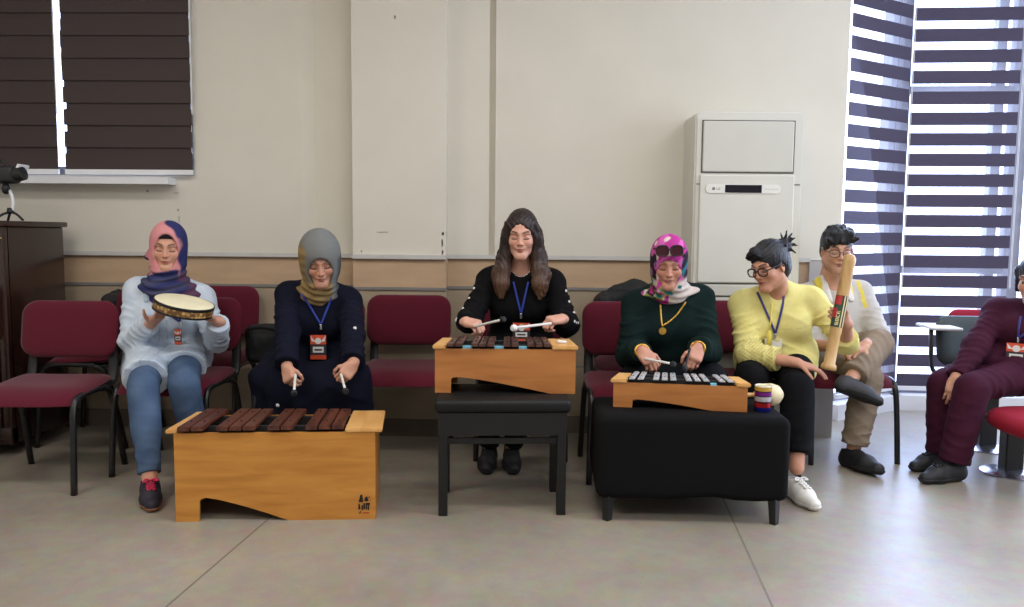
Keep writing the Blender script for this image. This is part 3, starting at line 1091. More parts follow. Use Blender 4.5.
for k in range(5):
    bm = bmesh.new()
    xk = acx(766 + k * 2.9)
    box(bm, (xk, -0.0075, zc - .004), (xk + .010, -0.004, zc + .004), 0.0015)
    obj('button', bm, mat('ac_button', (206, 204, 198), 0.4, 0.02, 10) if k == 0 else bpy.data.materials['ac_button'], cs)

# ------------------------------------------------------------------ upright piano at the left
M_piano = wood('piano_walnut', (36, 20, 17), (52, 30, 25), (6, 6, 1), 0.22)
M_brass = mat('brass', (190, 160, 100), 0.3, 0.05, 30, metal=0.9)
px1, py0 = -2.575, 4.06
pz = 1.215
piano = thing('upright_piano', 'dark brown upright piano at the left edge of the photo', 'piano', (-3.2, 4.3, 0))
O = V((-3.2, 4.3, 0))
def pbox(name, lo, hi, bev=0.006, m=None):
    bm = bmesh.new()
    box(bm, V(lo) - O, V(hi) - O, bev)
    return obj(name, bm, m or M_piano, piano, angle=40)
PL = -3.92
pbox('case', (PL, py0 + .02, .06), (px1, 4.60, pz - .03))
pbox('top_lid', (PL - .015, py0 - .012, pz - .03), (px1 + .018, 4.62, pz), 0.008)
pbox('upper_panel', (PL + .07, py0 + .004, .88), (px1 - .07, py0 + .03, pz - .06))
for x0_, x1_ in ((px1 - .045, px1), (PL, PL + .045)):
    pbox('corner_post', (x0_, py0, .06), (x1_, py0 + .04, pz - .03))
pbox('key_bed', (PL, 3.80, .60), (px1 - .10, py0 + .03, .72))
pbox('key_lid', (PL + .06, 3.845, .72), (px1 - .16, py0 + .03, .872), 0.015)
pbox('key_cheek', (px1 - .16, 3.80, .72), (px1 - .10, py0 + .03, .895), 0.02)
pbox('lower_panel', (PL + .05, py0 + .005, .14), (px1 - .06, py0 + .03, .60))
pbox('toe_rail', (PL, py0 - .01, .06), (px1, py0 + .05, .15))
bm = bmesh.new()
tube(bm, [V((-2.62, 3.838, .795)) - O, V((-2.80, 3.838, .795)) - O], .004, 8)
obj('lid_handle', bm, M_brass, piano, True)
bm = bmesh.new()
box(bm, V((-2.78, py0 - .0005, 1.125)) - O, V((-2.585, py0 + .006, 1.131)) - O)
obj('brass_line', bm, M_brass, piano)
for x in (px1 - .13, PL + .1):
    bm = bmesh.new()
    tube(bm, [V((x, 3.84, .60)) - O, V((x, 3.84, .30)) - O, V((x, 3.85, .07)) - O], [.04, .028, .024], 12)
    obj('front_leg', bm, M_piano, piano, True)
    bm = bmesh.new()
    box(bm, V((x - .035, 3.81, .05)) - O, V((x + .035, py0 + .02, .09)) - O, .006)
    obj('toe_block', bm, M_piano, piano)
for x in (px1 - .13, PL + .1):
    for y in (3.85, 4.52):
        bm = bmesh.new()
        lathe(bm, [(.012, -.012), (.03, -.012), (.03, .012), (.012, .012)], 16, Matrix.Translation(V((x, y, .03)) - O) @ Matrix.Rotation(math.radians(90), 4, 'Y'))
        box(bm, V((x - .012, y - .01, .03)) - O, V((x + .012, y + .01, .065)) - O)
        obj('caster', bm, M_black, piano, angle=40)

# small tripod with a camcorder on the piano
ty = 4.28
base = at(12, 219, ty); base.z = pz
tri = thing('tripod_camera', 'black camera on a small tripod with a white stem standing on the piano', 'camera', base)
def tp(px, py, dy=0.0):
    return at(px, py, ty + dy) - base
bm = bmesh.new()
for q in ((23, 219.5, -.02), (-6, 218, -.05), (8, 219, .14)):
    e = tp(q[0], q[1], q[2]); e.z = 0.006
    tube(bm, smooth_path([tp(11, 212), (tp(11, 212) + e) / 2 + V((0, 0, .008)), e], 5), .0065, 8)
lathe(bm, [(.016, 0), (.018, .01), (.014, .03)], 14, Matrix.Translation(tp(10.5, 213.5)))
obj('tripod_legs', bm, M_blackpl, tri, True)
bm = bmesh.new()
tube(bm, smooth_path([tp(12, 211), tp(13, 203), tp(11.5, 195), tp(8, 188)], 6), .008, 10)
obj('stem', bm, M_white, tri, True)
bm = bmesh.new()
c = tp(6, 189)
lathe(bm, [(.004, -.028), (.017, -.02), (.022, 0), (.017, .02), (.010, .03), (.014, .04)], 16, Matrix.Translation(c))
tube(bm, [c, c + V((.03, -.02, .0))], .006, 8)
obj('ball_head', bm, M_blackpl, tri, True)
bm = bmesh.new()
c = tp(4, 175)
box(bm, c + V((-.16, -.045, -.045)), c + V((.07, .045, .045)), .02, seg=3)
lathe(bm, [(.036, 0), (.04, .02), (.04, .05), (.03, .055)], 18, Matrix.Translation(c + V((.06, -.01, .0))) @ Matrix.Rotation(math.radians(75), 4, 'Y'))
tube(bm, smooth_path([c + V((-.12, 0, .04)), c + V((-.09, 0, .075)), c + V((-.01, 0, .075)), c + V((.03, 0, .04))], 5), .008, 8)
obj('camera_body', bm, M_blackpl, tri, angle=45)
bm = bmesh.new()
c = tp(21, 171)
box(bm, c + V((-.01, -.04, -.035)), c + V((.004, .05, .035)), .003, Matrix.Translation(c) @ Matrix.Rotation(math.radians(25), 4, 'Y') @ Matrix.Translation(-c))
obj('flip_screen', bm, M_white, tri)

# ------------------------------------------------------------------ pedestal seats at the right
M_red = mat('seat_red', (140, 22, 42), 0.8, 0.1, 200, bump=0.08, bscale=400, spec=0.25)
M_shell = mat('shell_black_green', (34, 44, 42), 0.4, 0.08, 20)
def disc_prof(s=1.0):
    return [(0.0, 0.0), (.135 * s, 0.0), (.135 * s, .006), (.11 * s, .016), (.06 * s, .022), (.0, .024)]
def pedestal(label, loc, rz, seat_z, seat_off, back):
    t = thing('pedestal_seat', label, 'chair', loc, rz, 'red seats on steel pedestals')
    bm = bmesh.new(); lathe(bm, disc_prof(), 32)
    obj('base_disc', bm, M_chrome, t, angle=40)
    bm = bmesh.new(); box(bm, (-.045, -.035, .02), (.045, .035, seat_z - .09), .006)
    obj('column', bm, M_black, t)
    # round-fronted cushion
    bm = bmesh.new()
    rings = []
    n = 40
    for s_, z in ((0.0, seat_z), (.5, seat_z - .001), (.8, seat_z - .006), (.93, seat_z - .02), (1.0, seat_z - .045), (.97, seat_z - .075), (.85, seat_z - .095), (0.0, seat_z - .1)):
        ring = []
        for k in range(n):
            a = 2 * PI * k / n
            cx, sy = math.cos(a), math.sin(a)
            e = 2 / 3.2
            x = .235 * math.copysign(abs(cx) ** e, cx); y = .235 * math.copysign(abs(sy) ** e, sy)
            ring.append(bm.verts.new((x * max(s_, .01), y * max(s_, .01) + seat_off, z)))
        rings.append(ring)
    for a, b in zip(rings, rings[1:]):
        for k in range(n):
            bm.faces.new((a[k], a[(k + 1) % n], b[(k + 1) % n], b[k]))
    bm.faces.new(rings[0]); bm.faces.new(rings[-1][::-1])
    obj('seat', bm, M_red, t, True)
    bm = bmesh.new(); box(bm, (-.04, seat_off - .08, seat_z - .125), (.04, .05, seat_z - .085), .006)
    obj('seat_bracket', bm, M_black, t)
    if back:
        bm = bmesh.new()
        pad(bm, .47, .29, .07, .04, -.5, Matrix.Translation((0, .27 + seat_off, seat_z - .02)) @ Matrix.Rotation(math.radians(-12), 4, 'X'))
        obj('back_shell', bm, M_shell, t, True)
        bm = bmesh.new()
        pad(bm, .40, .30, .07, .04, -.5, Matrix.Translation((.05, .315 + seat_off, seat_z + .005)) @ Matrix.Rotation(math.radians(-12), 4, 'X'))
        obj('back_cushion', bm, M_red, t, True)
        bm = bmesh.new()
        tube(bm, smooth_path([(0, 0, seat_z - .12), (0, .2 + seat_off, seat_z - .12), (0, .30 + seat_off, seat_z - .06), (0, .335 + seat_off, seat_z + .1)], 5), .02, 10)
        obj('back_stem', bm, M_black, t, True)
        bm = bmesh.new()
        tube(bm, smooth_path([(-.2, .05, seat_z - .08), (-.27, .08, seat_z - .03), (-.275, .11, seat_z + .15), (-.27, .13, seat_z + .2)], 5), .012, 8)
        obj('arm_post', bm, M_black, t, True)
        bm = bmesh.new()
        box(bm, (-.31, -.0, seat_z + .2), (-.15, .26, seat_z + .216), .007)
        obj('writing_tablet', bm, M_trim, t)
    return t
p = on_floor(985, 448)
pedestal('red pedestal seat with black shell and small tablet, under the person in maroon', (p.x, p.y, 0), math.radians(-6), .455, -.12, True)
p = on_floor(1006, 473)
pedestal('rounded red pedestal seat nearest the camera at the right photo edge, empty', (p.x + .02, p.y, 0), 0.0, .365, -.27, False)
# ------------------------------------------------------------------ soft-body modelling: distance fields turned into one mesh
def vec(p):
    return np.array(p, dtype=np.float64)

class Field:
    """distance field on a grid that is fine only where it needs to be"""
    def __init__(self, lo, hi, res, fine=()):
        self.ax = []
        for a in range(3):
            x, out = lo[a], []
            while x < hi[a]:
                out.append(x)
                st = res
                for flo, fhi, fr in fine:
                    if flo[a] - 2 * res <= x <= fhi[a]:
                        st = min(st, fr)
                x += st
            out.append(x)
            self.ax.append(np.array(out, dtype=np.float64))
        self.F = np.full([len(a) for a in self.ax], 0.05, dtype=np.float32)

    def sl(self, lo, hi):
        s = []
        for a in range(3):
            i0 = max(0, int(np.searchsorted(self.ax[a], lo[a])) - 1)
            i1 = min(len(self.ax[a]), int(np.searchsorted(self.ax[a], hi[a])) + 1)
            if i1 <= i0:
                return None
            s.append(slice(i0, i1))
        return tuple(s)

    def grid(self, s):
        return (self.ax[0][s[0]][:, None, None], self.ax[1][s[1]][None, :, None], self.ax[2][s[2]][None, None, :])

    def merge(self, s, d, k, mode='u'):
        f = self.F[s]
        d = d.astype(np.float32)
        if mode == 's':
            d = -d
        if mode == 'u':
            if k > 0:
                h = np.maximum(k - np.abs(f - d), 0) / k
                self.F[s] = np.minimum(f, d) - h * h * k * 0.25
            else:
                self.F[s] = np.minimum(f, d)
        else:
            if k > 0:
                h = np.maximum(k - np.abs(f - d), 0) / k
                self.F[s] = np.maximum(f, d) + h * h * k * 0.25
            else:
                self.F[s] = np.maximum(f, d)

    def cone(self, a, b, r1, r2, k=0.02, mode='u', fold=None, cut=None, flat=None):
        """tapered limb from a to b. fold=(amp, wavelength, twist, phase[, t0, t1]) wrinkles round the limb.
        cut=[(point, outward normal)] ends it cleanly. flat=(axis, ratio) squashes across an axis."""
        a, b = vec(a), vec(b)
        R = max(r1, r2)
        m = R + k + 0.025
        if flat is not None:
            m = R / min(1, flat[1]) + k + .02 if flat[1] < 1 else R + k + .025
        s = self.sl(np.minimum(a, b) - m, np.maximum(a, b) + m)
        if s is None:
            return
        X, Y, Z = self.grid(s)
        ba = b - a
        L2 = max(float(ba @ ba), 1e-9)
        px, py, pz = X - a[0], Y - a[1], Z - a[2]
        t = np.clip((px * ba[0] + py * ba[1] + pz * ba[2]) / L2, 0, 1)
        qx, qy, qz = px - t * ba[0], py - t * ba[1], pz - t * ba[2]
        if flat is not None:
            n = vec(flat[0]); n = n / np.linalg.norm(n)
            q = qx * n[0] + qy * n[1] + qz * n[2]
            c = (1 / flat[1] - 1)
            qx, qy, qz = qx + n[0] * q * c, qy + n[1] * q * c, qz + n[2] * q * c
        d = np.sqrt(qx * qx + qy * qy + qz * qz) - (r1 + (r2 - r1) * t)
        if flat is not None and flat[1] < 1:
            d = d * (flat[1] * .5 + .5)
        if fold is not None:
            amp, wl, tw, ph = fold[:4]
            t0, t1 = fold[4:6] if len(fold) > 4 else (0, 1)
            e = ba / math.sqrt(L2)
            h = vec((0, 0, 1)) if abs(e[2]) < .8 else vec((0, 1, 0))
            u = np.cross(e, h); u /= np.linalg.norm(u)
            v = np.cross(e, u)
            th = np.arctan2(qx * v[0] + qy * v[1] + qz * v[2], qx * u[0] + qy * u[1] + qz * u[2])
            L = math.sqrt(L2)
            w = np.clip((t - t0) / .15 + 0, 0, 1) * np.clip((t1 - t) / .15 + .0, 0, 1) if (t0, t1) != (0, 1) else 1.0
            sft = t * L / wl * 2 * PI
            g = .5 + .5 * np.sin(th + ph * 3.1 + sft * .41)
            r1 = 1 - np.abs(np.sin(.5 * sft + tw * np.sin(th + ph) * 1.6 + ph))
            r2 = 1 - np.abs(np.sin(.77 * sft - tw * np.cos(th - ph) * 1.9 + ph * 2))
            d = d - amp * w * (r1 * r1 * g * 1.0 + r2 * r2 * (1 - g) * .9 - .35)
        if cut:
            for p, n in cut:
                p, n = vec(p), vec(n)
                n = n / np.linalg.norm(n)
                d = np.maximum(d, (X - p[0]) * n[0] + (Y - p[1]) * n[1] + (Z - p[2]) * n[2])
        self.merge(s, d, k, mode)

    def ell(self, c, R, radii, k=0.02, mode='u', fn=None):
        """ellipsoid; R rows are its axes"""
        c, radii = vec(c), vec(radii)
        R = np.eye(3) if R is None else np.array(R, dtype=np.float64)
        ext = np.sqrt(((R * radii[:, None]) ** 2).sum(0)) + k + 0.025
        s = self.sl(c - ext, c + ext)
        if s is None:
            return
        X, Y, Z = self.grid(s)
        px, py, pz = X - c[0], Y - c[1], Z - c[2]
        l = [px * R[i][0] + py * R[i][1] + pz * R[i][2] for i in range(3)]
        k0 = np.sqrt(sum((l[i] / radii[i]) ** 2 for i in range(3)))
        k1 = np.sqrt(sum((l[i] / radii[i] ** 2) ** 2 for i in range(3))) + 1e-9
        d = k0 * (k0 - 1.0) / k1
        if fn is not None:
            d = d + fn(*l)
        self.merge(s, d, k, mode)

    def rbox(self, c, R, half, r, k=0.01, mode='u'):
        c = vec(c)
        R = np.array(R, dtype=np.float64)
        half = vec(half)
        ext = np.abs(R.T) @ half + r + k + .02
        s = self.sl(c - ext, c + ext)
        if s is None:
            return
        X, Y, Z = self.grid(s)
        px, py, pz = X - c[0], Y - c[1], Z - c[2]
        q = [np.abs(px * R[i][0] + py * R[i][1] + pz * R[i][2]) - (half[i] - r) for i in range(3)]
        d = np.sqrt(sum(np.maximum(x, 0) ** 2 for x in q)) + np.minimum(np.maximum(np.maximum(q[0], q[1]), q[2]), 0) - r
        self.merge(s, d, k, mode)

    def plane(self, p, n, k=0.0, lo=None, hi=None):
        """cut away what lies beyond the plane (inside lo..hi only)"""
        s = self.sl(lo if lo is not None else [a[0] for a in self.ax], hi if hi is not None else [a[-1] for a in self.ax])
        if s is None:
            return
        X, Y, Z = self.grid(s)
        p, n = vec(p), vec(n)
        n = n / np.linalg.norm(n)
        d = (X - p[0]) * n[0] + (Y - p[1]) * n[1] + (Z - p[2]) * n[2]
        f = self.F[s]
        self.F[s] = np.maximum(f, d.astype(np.float32))

    def ripple(self, fn, lo=None, hi=None):
        s = self.sl(lo if lo is not None else [a[0] for a in self.ax], hi if hi is not None else [a[-1] for a in self.ax])
        if s is None:
            return
        X, Y, Z = self.grid(s)
        self.F[s] = self.F[s] + fn(X, Y, Z).astype(np.float32)

    def mesh(self):
        F, (xs, ys, zs) = self.F, self.ax
        F[0], F[-1] = .05, .05
        F[:, 0], F[:, -1] = .05, .05
        F[:, :, 0], F[:, :, -1] = .05, .05
        S = F < 0
        c = np.zeros([n - 1 for n in F.shape], dtype=np.uint8)
        for i in (0, 1):
            for j in (0, 1):
                for k in (0, 1):
                    c += S[i:F.shape[0] - 1 + i, j:F.shape[1] - 1 + j, k:F.shape[2] - 1 + k]
        mixed = (c > 0) & (c < 8)
        I, J, K = np.nonzero(mixed)
        idx = np.full(c.shape, -1, dtype=np.int32)
        idx[I, J, K] = np.arange(len(I))
        acc = np.zeros((len(I), 3)); num = np.zeros(len(I))
        for a in range(3):
            o = [x for x in range(3) if x != a]
            for u in (0, 1):
                for v in (0, 1):
                    A = [0, 0, 0]; A[o[0]] = u; A[o[1]] = v
                    B = list(A); B[a] = 1
                    fa = F[I + A[0], J + A[1], K + A[2]].astype(np.float64)
                    fb = F[I + B[0], J + B[1], K + B[2]].astype(np.float64)
                    m = (fa < 0) != (fb < 0)
                    t = np.where(m, fa / np.where(m, fa - fb, 1), 0)
                    P = np.stack([xs[I + A[0]] + (xs[I + B[0]] - xs[I + A[0]]) * t, ys[J + A[1]] + (ys[J + B[1]] - ys[J + A[1]]) * t, zs[K + A[2]] + (zs[K + B[2]] - zs[K + A[2]]) * t], 1)
                    acc[m] += P[m]; num[m] += 1
        Vt = acc / num[:, None]
        faces = []
        # x edges
        for a in range(3):
            sA = [slice(1, n - 1) for n in F.shape]; sB = [slice(1, n - 1) for n in F.shape]
            sA[a] = slice(0, F.shape[a] - 1); sB[a] = slice(1, F.shape[a])
            d = S[tuple(sA)].astype(np.int8) - S[tuple(sB)].astype(np.int8)
            for sign in (1, -1):
                q = list(np.nonzero(d == sign))
                for x in range(3):
                    if x != a:
                        q[x] = q[x] + 1
                b_, c_ = [(1, 2), (2, 0), (0, 1)][a]
                def cell(db, dc):
                    r = [q[0], q[1], q[2]]
                    r[b_] = r[b_] + db; r[c_] = r[c_] + dc
                    return idx[r[0], r[1], r[2]]
                f = np.stack([cell(-1, -1), cell(0, -1), cell(0, 0), cell(-1, 0)], 1)
                if sign < 0:
                    f = f[:, ::-1]
                faces.append(f)
        return Vt, np.concatenate(faces)

def relax(Vt, Fq, n=1, w=0.5):
    """even out the grid steps left in a mesh"""
    for _ in range(n):
        acc = np.zeros_like(Vt); num = np.zeros(len(Vt))
        for i in range(4):
            a, b = Fq[:, i], Fq[:, (i + 1) % 4]
            np.add.at(acc, a, Vt[b]); np.add.at(num, a, 1)
            np.add.at(acc, b, Vt[a]); np.add.at(num, b, 1)
        Vt = Vt * (1 - w) + (acc / num[:, None]) * w
    return Vt

BVHS = {}
def field_obj(name, F, m, parent, colfn=None, sm=1, key=None, origin=None):
    """link the field's surface as one mesh object below parent (an Empty that is not rotated)"""
    Vt, Fq = F.mesh()
    if sm:
        Vt = relax(Vt, Fq, sm, 0.45)
    if key is not None:
        BVHS.setdefault(key, []).append(BVHTree.FromPolygons([tuple(v) for v in Vt], [tuple(int(i) for i in f) for f in Fq]))
    off = vec(parent.location) if parent is not None else np.zeros(3)
    p = parent.parent if parent is not None else None
    while p is not None:
        off = off + vec(p.location); p = p.parent
    if origin is not None:
        off = off + vec(origin)
    W = Vt - off
    me = bpy.data.meshes.new(name)
    me.vertices.add(len(W)); me.vertices.foreach_set('co', W.astype(np.float32).ravel())
    nf = len(Fq)
    me.loops.add(nf * 4); me.loops.foreach_set('vertex_index', Fq.astype(np.int32).ravel())
    me.polygons.add(nf)
    me.polygons.foreach_set('loop_start', np.arange(0, nf * 4, 4, dtype=np.int32))
    try:
        me.polygons.foreach_set('loop_total', np.full(nf, 4, dtype=np.int32))
    except Exception:
        pass
    me.polygons.foreach_set('use_smooth', np.ones(nf, dtype=bool))
    me.update(calc_edges=True)
    if colfn is not None:
        c = colfn(Vt)
        at_ = me.color_attributes.new('Col', 'FLOAT_COLOR', 'POINT')
        at_.data.foreach_set('color', np.concatenate([c, np.ones((len(c), 1))], 1).astype(np.float32).ravel())
    o = link(name, me, m, parent)
    if origin is not None:
        o.location = origin
    return o

def cast(keys, p, d, off=0.003, dist=1.5):
    """first point of the given surfaces along d from p, lifted off by a little"""
    best = None
    for k in keys:
        for b in BVHS.get(k, ()):
            h = b.ray_cast(V(p), V(d).normalized(), dist)
            if h[0] is not None and (best is None or h[3] < best[1]):
                best = (h[0], h[3])
    if best is None:
        return None
    return best[0] - V(d).normalized() * off

def near(keys, p, off=0.004):
    """the closest surface point, lifted off"""
    best = None
    for k in keys:
        for b in BVHS.get(k, ()):
            h = b.find_nearest(V(p))
            if h[0] is not None and (best is None or h[3] < best[2]):
                best = (h[0], h[1], h[3])
    return best[0] + best[1] * off

def ik(a, b, l1, l2, pole):
    a, b, pole = V(a), V(b), V(pole)
    d = b - a
    L = min(d.length, (l1 + l2) * 0.999)
    e = d.normalized()
    x = (l1 * l1 - l2 * l2 + L * L) / (2 * L)
    h = math.sqrt(max(l1 * l1 - x * x, 0))
    n = pole - a
    n = (n - e * n.dot(e)).normalized()
    return a + e * x + n * h, a + e * L

class Frame:
    """a head's or a trunk's own axes: r = the figure's right, f = forward, u = up"""
    def __init__(self, c, yaw=0.0, pitch=0.0, roll=0.0, up=None):
        self.c = V(c)
        y, p, ro = math.radians(yaw), math.radians(pitch), math.radians(roll)
        fh = V((math.sin(y), -math.cos(y), 0)); z = V((0, 0, 1))
        if up is not None:
            u = V(up).normalized()
            f = (fh - u * fh.dot(u)).normalized()
        else:
            f = fh * math.cos(p) - z * math.sin(p)
            u = z * math.cos(p) + fh * math.sin(p)
        r = f.cross(u)                     # figure's right
        if ro:
            u2 = u * math.cos(ro) + r * math.sin(ro)
            r = f.cross(u2); u = u2
        self.r, self.f, self.u = r, f, u
        self.R = [tuple(r), tuple(f), tuple(u)]
    def p(self, x, y, z):
        return self.c + self.r * x + self.f * y + self.u * z
    def loc(self, W):
        q = W - vec(self.c)
        return q @ vec(self.r), q @ vec(self.f), q @ vec(self.u)

# ------------------------------------------------------------------ anatomy
def head_sdf(F, H, s=1.0, male=False, old=False, nose=1.0):
    """skull, face, ears"""
    def E(c, r, k, mode='u'):
        F.ell(H.p(*[x * s for x in c]), H.R, [x * s for x in r], k * s, mode)
    def C(a, b, r1, r2, k, mode='u'):
        F.cone(H.p(*[x * s for x in a]), H.p(*[x * s for x in b]), r1 * s, r2 * s, k * s, mode)
    jw = 1.06 if male else .87
    E((0, -.018, .030), (.073, .092, .086), .02)
    E((0, .024, -.035), (.055, .060, .077), .03)
    for q in (-1, 1):
        C((q * .050 * jw, .000, -.052), (q * .012, .066, -.098), .020, .016, .03)
        E((q * .036, .056, -.026), (.023, .023, .022), .025)
        C((q * .012, .080, .027), (q * .043, .067, .025), .010, .008, .016)
    C((-.010, .070, -.098), (.010, .070, -.098), .0155, .0155, .022)
    for q in (-1, 1):
        E((q * .031, .094, .005), (.020, .019, .013), .012, 's')
        E((q * .031, .0665, .001), (.0135, .0135, .0115), .004)
    C((0, .082, .016), (0, .101 + .004 * (nose - 1), -.026), .0068, .0092 * nose, .014)
    for q in (-1, 1):
        E((q * .0105, .092, -.030), (.0075, .0095, .007), .006)
        E((q * .007, .098, -.0375), (.0035, .005, .003), .003, 's')
    E((0, .079, -.052), (.024, .012, .012), .014)
    E((0, .0865, -.0555), (.0195, .0085, .0050), .004)
    E((0, .0850, -.0655), (.0165, .0085, .0060), .004)
    C((-.018, .088, -.0605), (.018, .088, -.0605), .0018, .0018, .003, 's')
    if old:
        for q in (-1, 1):
            C((q * .020, .094, -.034), (q * .031, .082, -.062), .0028, .002, .006, 's')
            C((q * .018, .090, -.013), (q * .042, .078, -.010), .0022, .0018, .006, 's')
    for q in (-1, 1):
        F.ell(H.p(q * .073 * s, -.010 * s, -.008 * s), [tuple(H.r * .93 + H.f * (-q * .35)), tuple(H.f * .93 + H.r * (q * .35)), tuple(H.u)], [.008 * s, .019 * s, .031 * s], .008 * s)
        F.ell(H.p(q * .080 * s, -.006 * s, -.004 * s), H.R, [.006 * s, .009 * s, .015 * s], .004 * s, 's')

def skin_col(H, base, lip=(168, 84, 80), brow=(52, 38, 32), s=1.0, closed=True, iris=(50, 36, 28), cheek=0.35, stub=0.0, browz=.0255, hairline=None):
    b, lp, br = vec(lin(base)), vec(lin(lip)), vec(lin(brow))
    def fn(W):
        x, y, z = [q / s for q in H.loc(W)]
        ax = np.abs(x)
        col = np.tile(b, (len(W), 1))
        face = (y > .03) & (ax < .08) & (z > -.13) & (z < .13)
        def mixc(w, c):
            nonlocal col
            w = np.clip(w, 0, 1)[:, None]
            col = col * (1 - w) + vec(c) * w
        red = b * vec((1.06, .80, .76))
        mixc(cheek * np.exp(-((ax - .040) / .018) ** 2 - ((z + .028) / .018) ** 2) * face, red)
        mixc(.5 * np.exp(-(ax / .012) ** 2 - ((z + .03) / .012) ** 2) * face, red)
        # lips
        up = (1 - (ax / .0205) ** 2)
        wl = np.clip((up * .0085 - np.abs(z + .0605)) / .002, 0, 1) * (up > 0) * (y > .06)
        mixc(wl, lp)
        mixc(.75 * np.clip((.0014 - np.abs(z + .0605)) / .001, 0, 1) * (ax < .020) * (y > .06), lp * .25)
        # brows
        arc = browz + .006 * np.sin(np.clip((ax - .012) / .036, 0, 1) * PI * .75)
        wb = np.clip((.0050 - np.abs(z - arc)) / .0022, 0, 1) * np.clip((ax - .011) / .004, 0, 1) * np.clip((.051 - ax) / .008, 0, 1) * (y > .03)
        mixc(.92 * wb, br)
        # eyes
        ex = (ax - .031) / .0155
        inside = (np.abs(ex) < 1) & (y > .04)
        if closed:
            lz = -.0045 - .0030 * (1 - ex ** 2)
            mixc(.95 * np.clip((.0036 - np.abs(z - lz)) / .0014, 0, 1) * inside, (.012, .009, .008))
            mixc(.6 * np.exp(-((z - .004) / .008) ** 2) * inside * (1 - ex ** 2), b * vec((.72, .60, .58)))  # upper lid darkened: its shade is put into the skin colour
        else:
            hi_, lo_ = .0055 * (1 - ex ** 2), -.0050 * (1 - ex ** 2)
            opn = inside & (z < hi_) & (z > lo_)
            mixc(opn * .95, (.62, .60, .57))
            rr = np.sqrt((ax - .031) ** 2 + (z + .0008) ** 2)
            mixc(opn * np.clip((.0062 - rr) / .001, 0, 1), lin(iris))
            mixc(opn * np.clip((.0028 - rr) / .001, 0, 1), (.005, .005, .005))
            mixc(.95 * np.clip((.0020 - np.abs(z - hi_)) / .0012, 0, 1) * inside, (.012, .009, .008))
            mixc(.45 * np.clip((.0012 - np.abs(z - lo_)) / .0012, 0, 1) * inside, (.05, .03, .028))
        # nostrils
        mixc(.8 * np.exp(-(((ax - .007) / .003) ** 2 + ((z + .0375) / .0025) ** 2)) * (y > .07), (.05, .02, .015))
        if stub:
            mixc(stub * np.exp(-((z + .085) / .03) ** 2) * (y > .0) * (z < -.045), br * 1.5)
        return col
    return fn

def hand_sdf(F, wrist, d, n, t, s=1.0, curl=(30, 40, 25), thumb=(0.7, 25), spread=0.06, curls=None):
    """wrist point, finger direction d, palm normal n, thumb side t; curl per joint in degrees"""
    wrist, d, n, t = V(wrist), V(d).normalized(), V(n), V(t)
    n = (n - d * n.dot(d)).normalized()
    t0 = d.cross(n)
    t = t0 if t0.dot(t) > 0 else -t0
    R = [tuple(t), tuple(d), tuple(n)]
    F.cone(wrist - d * .02 * s, wrist + d * .02 * s, .025 * s, .027 * s, .012, flat=(tuple(n), .72))
    F.rbox(wrist + d * .052 * s, R, (.039 * s, .043 * s, .0135 * s), .013 * s, .014)
    F.cone(wrist + d * .028 * s + t * .022 * s + n * .004 * s, wrist + d * .06 * s + t * .03 * s + n * .006 * s, .015 * s, .012 * s, .012)   # ball of the thumb
    F.cone(wrist + d * .03 * s - t * .026 * s + n * .004 * s, wrist + d * .07 * s - t * .029 * s + n * .003 * s, .013 * s, .011 * s, .010)
    fing = ((.0285, .090, (.038, .024, .020)), (.0095, .095, (.043, .027, .021)), (-.0095, .091, (.039, .026, .021)), (-.0275, .081, (.031, .020, .018)))
    tips = []
    for i, (tx, dy, L) in enumerate(fing):
        cu = curls[i] if curls else curl
        p = wrist + t * (tx * s) + d * ((dy - .012) * s)
        a = 0.0
        dirf = (d + t * ((1.5 - i) * spread)).normalized()
        r = .0090 if i < 3 else .0080
        for j in range(3):
            a += math.radians(cu[j])
            e = dirf * math.cos(a) + n * math.sin(a)
            q = p + e * (L[j] * s + (.012 * s if j == 0 else 0))
            F.cone(p, q, r * s, (r - .0008) * s, .0035 if j else .007)
            p = q; r -= .0008
        tips.append(p)
    op, tc = thumb
    p = wrist + d * (.030 * s) + t * (.030 * s) + n * (.006 * s)
    e = (d * .62 + t * op + n * .25).normalized()
    a = 0.0
    ax = e
    r = .0125
    for j, L in enumerate((.036, .031, .026)):
        q = p + e * (L * s)
        F.cone(p, q, r * s, (r - .0015) * s, .006 if j == 0 else .003)
        p = q; r -= .0016
        c = math.radians(tc)
        tgt = (n * .75 - t * .65 + d * .25).normalized()
        e = (e * math.cos(c) + (tgt - e * tgt.dot(e)).normalized() * math.sin(c)).normalized()
    tips.append(p)
    return tips
# ------------------------------------------------------------------ figures
M_skin = attr_mat('skin', 0.5, 0.03, 300, spec=0.35)
M_dyed = attr_mat('dyed_cloth', 0.85, 0.10, 420, spec=0.12)
M_hairm = attr_mat('hair', 0.45, 0.5, 90, spec=0.4, stretch=(1, 1, 0.12))

def solid(rgb, rgb2=None, seed=0.0, sc=9.0):
    a = vec(lin(rgb)); b = vec(lin(rgb2)) if rgb2 else a * .9
    def fn(W):
        x, y, z = W[:, 0], W[:, 1], W[:, 2]
        w = .5 + .5 * np.sin(x * sc * 3.1 + seed) * np.sin(y * sc * 2.3 + 1.3 + seed) * np.sin(z * sc * 2.9 + .7)
        return a * w[:, None] + b * (1 - w[:, None])
    return fn

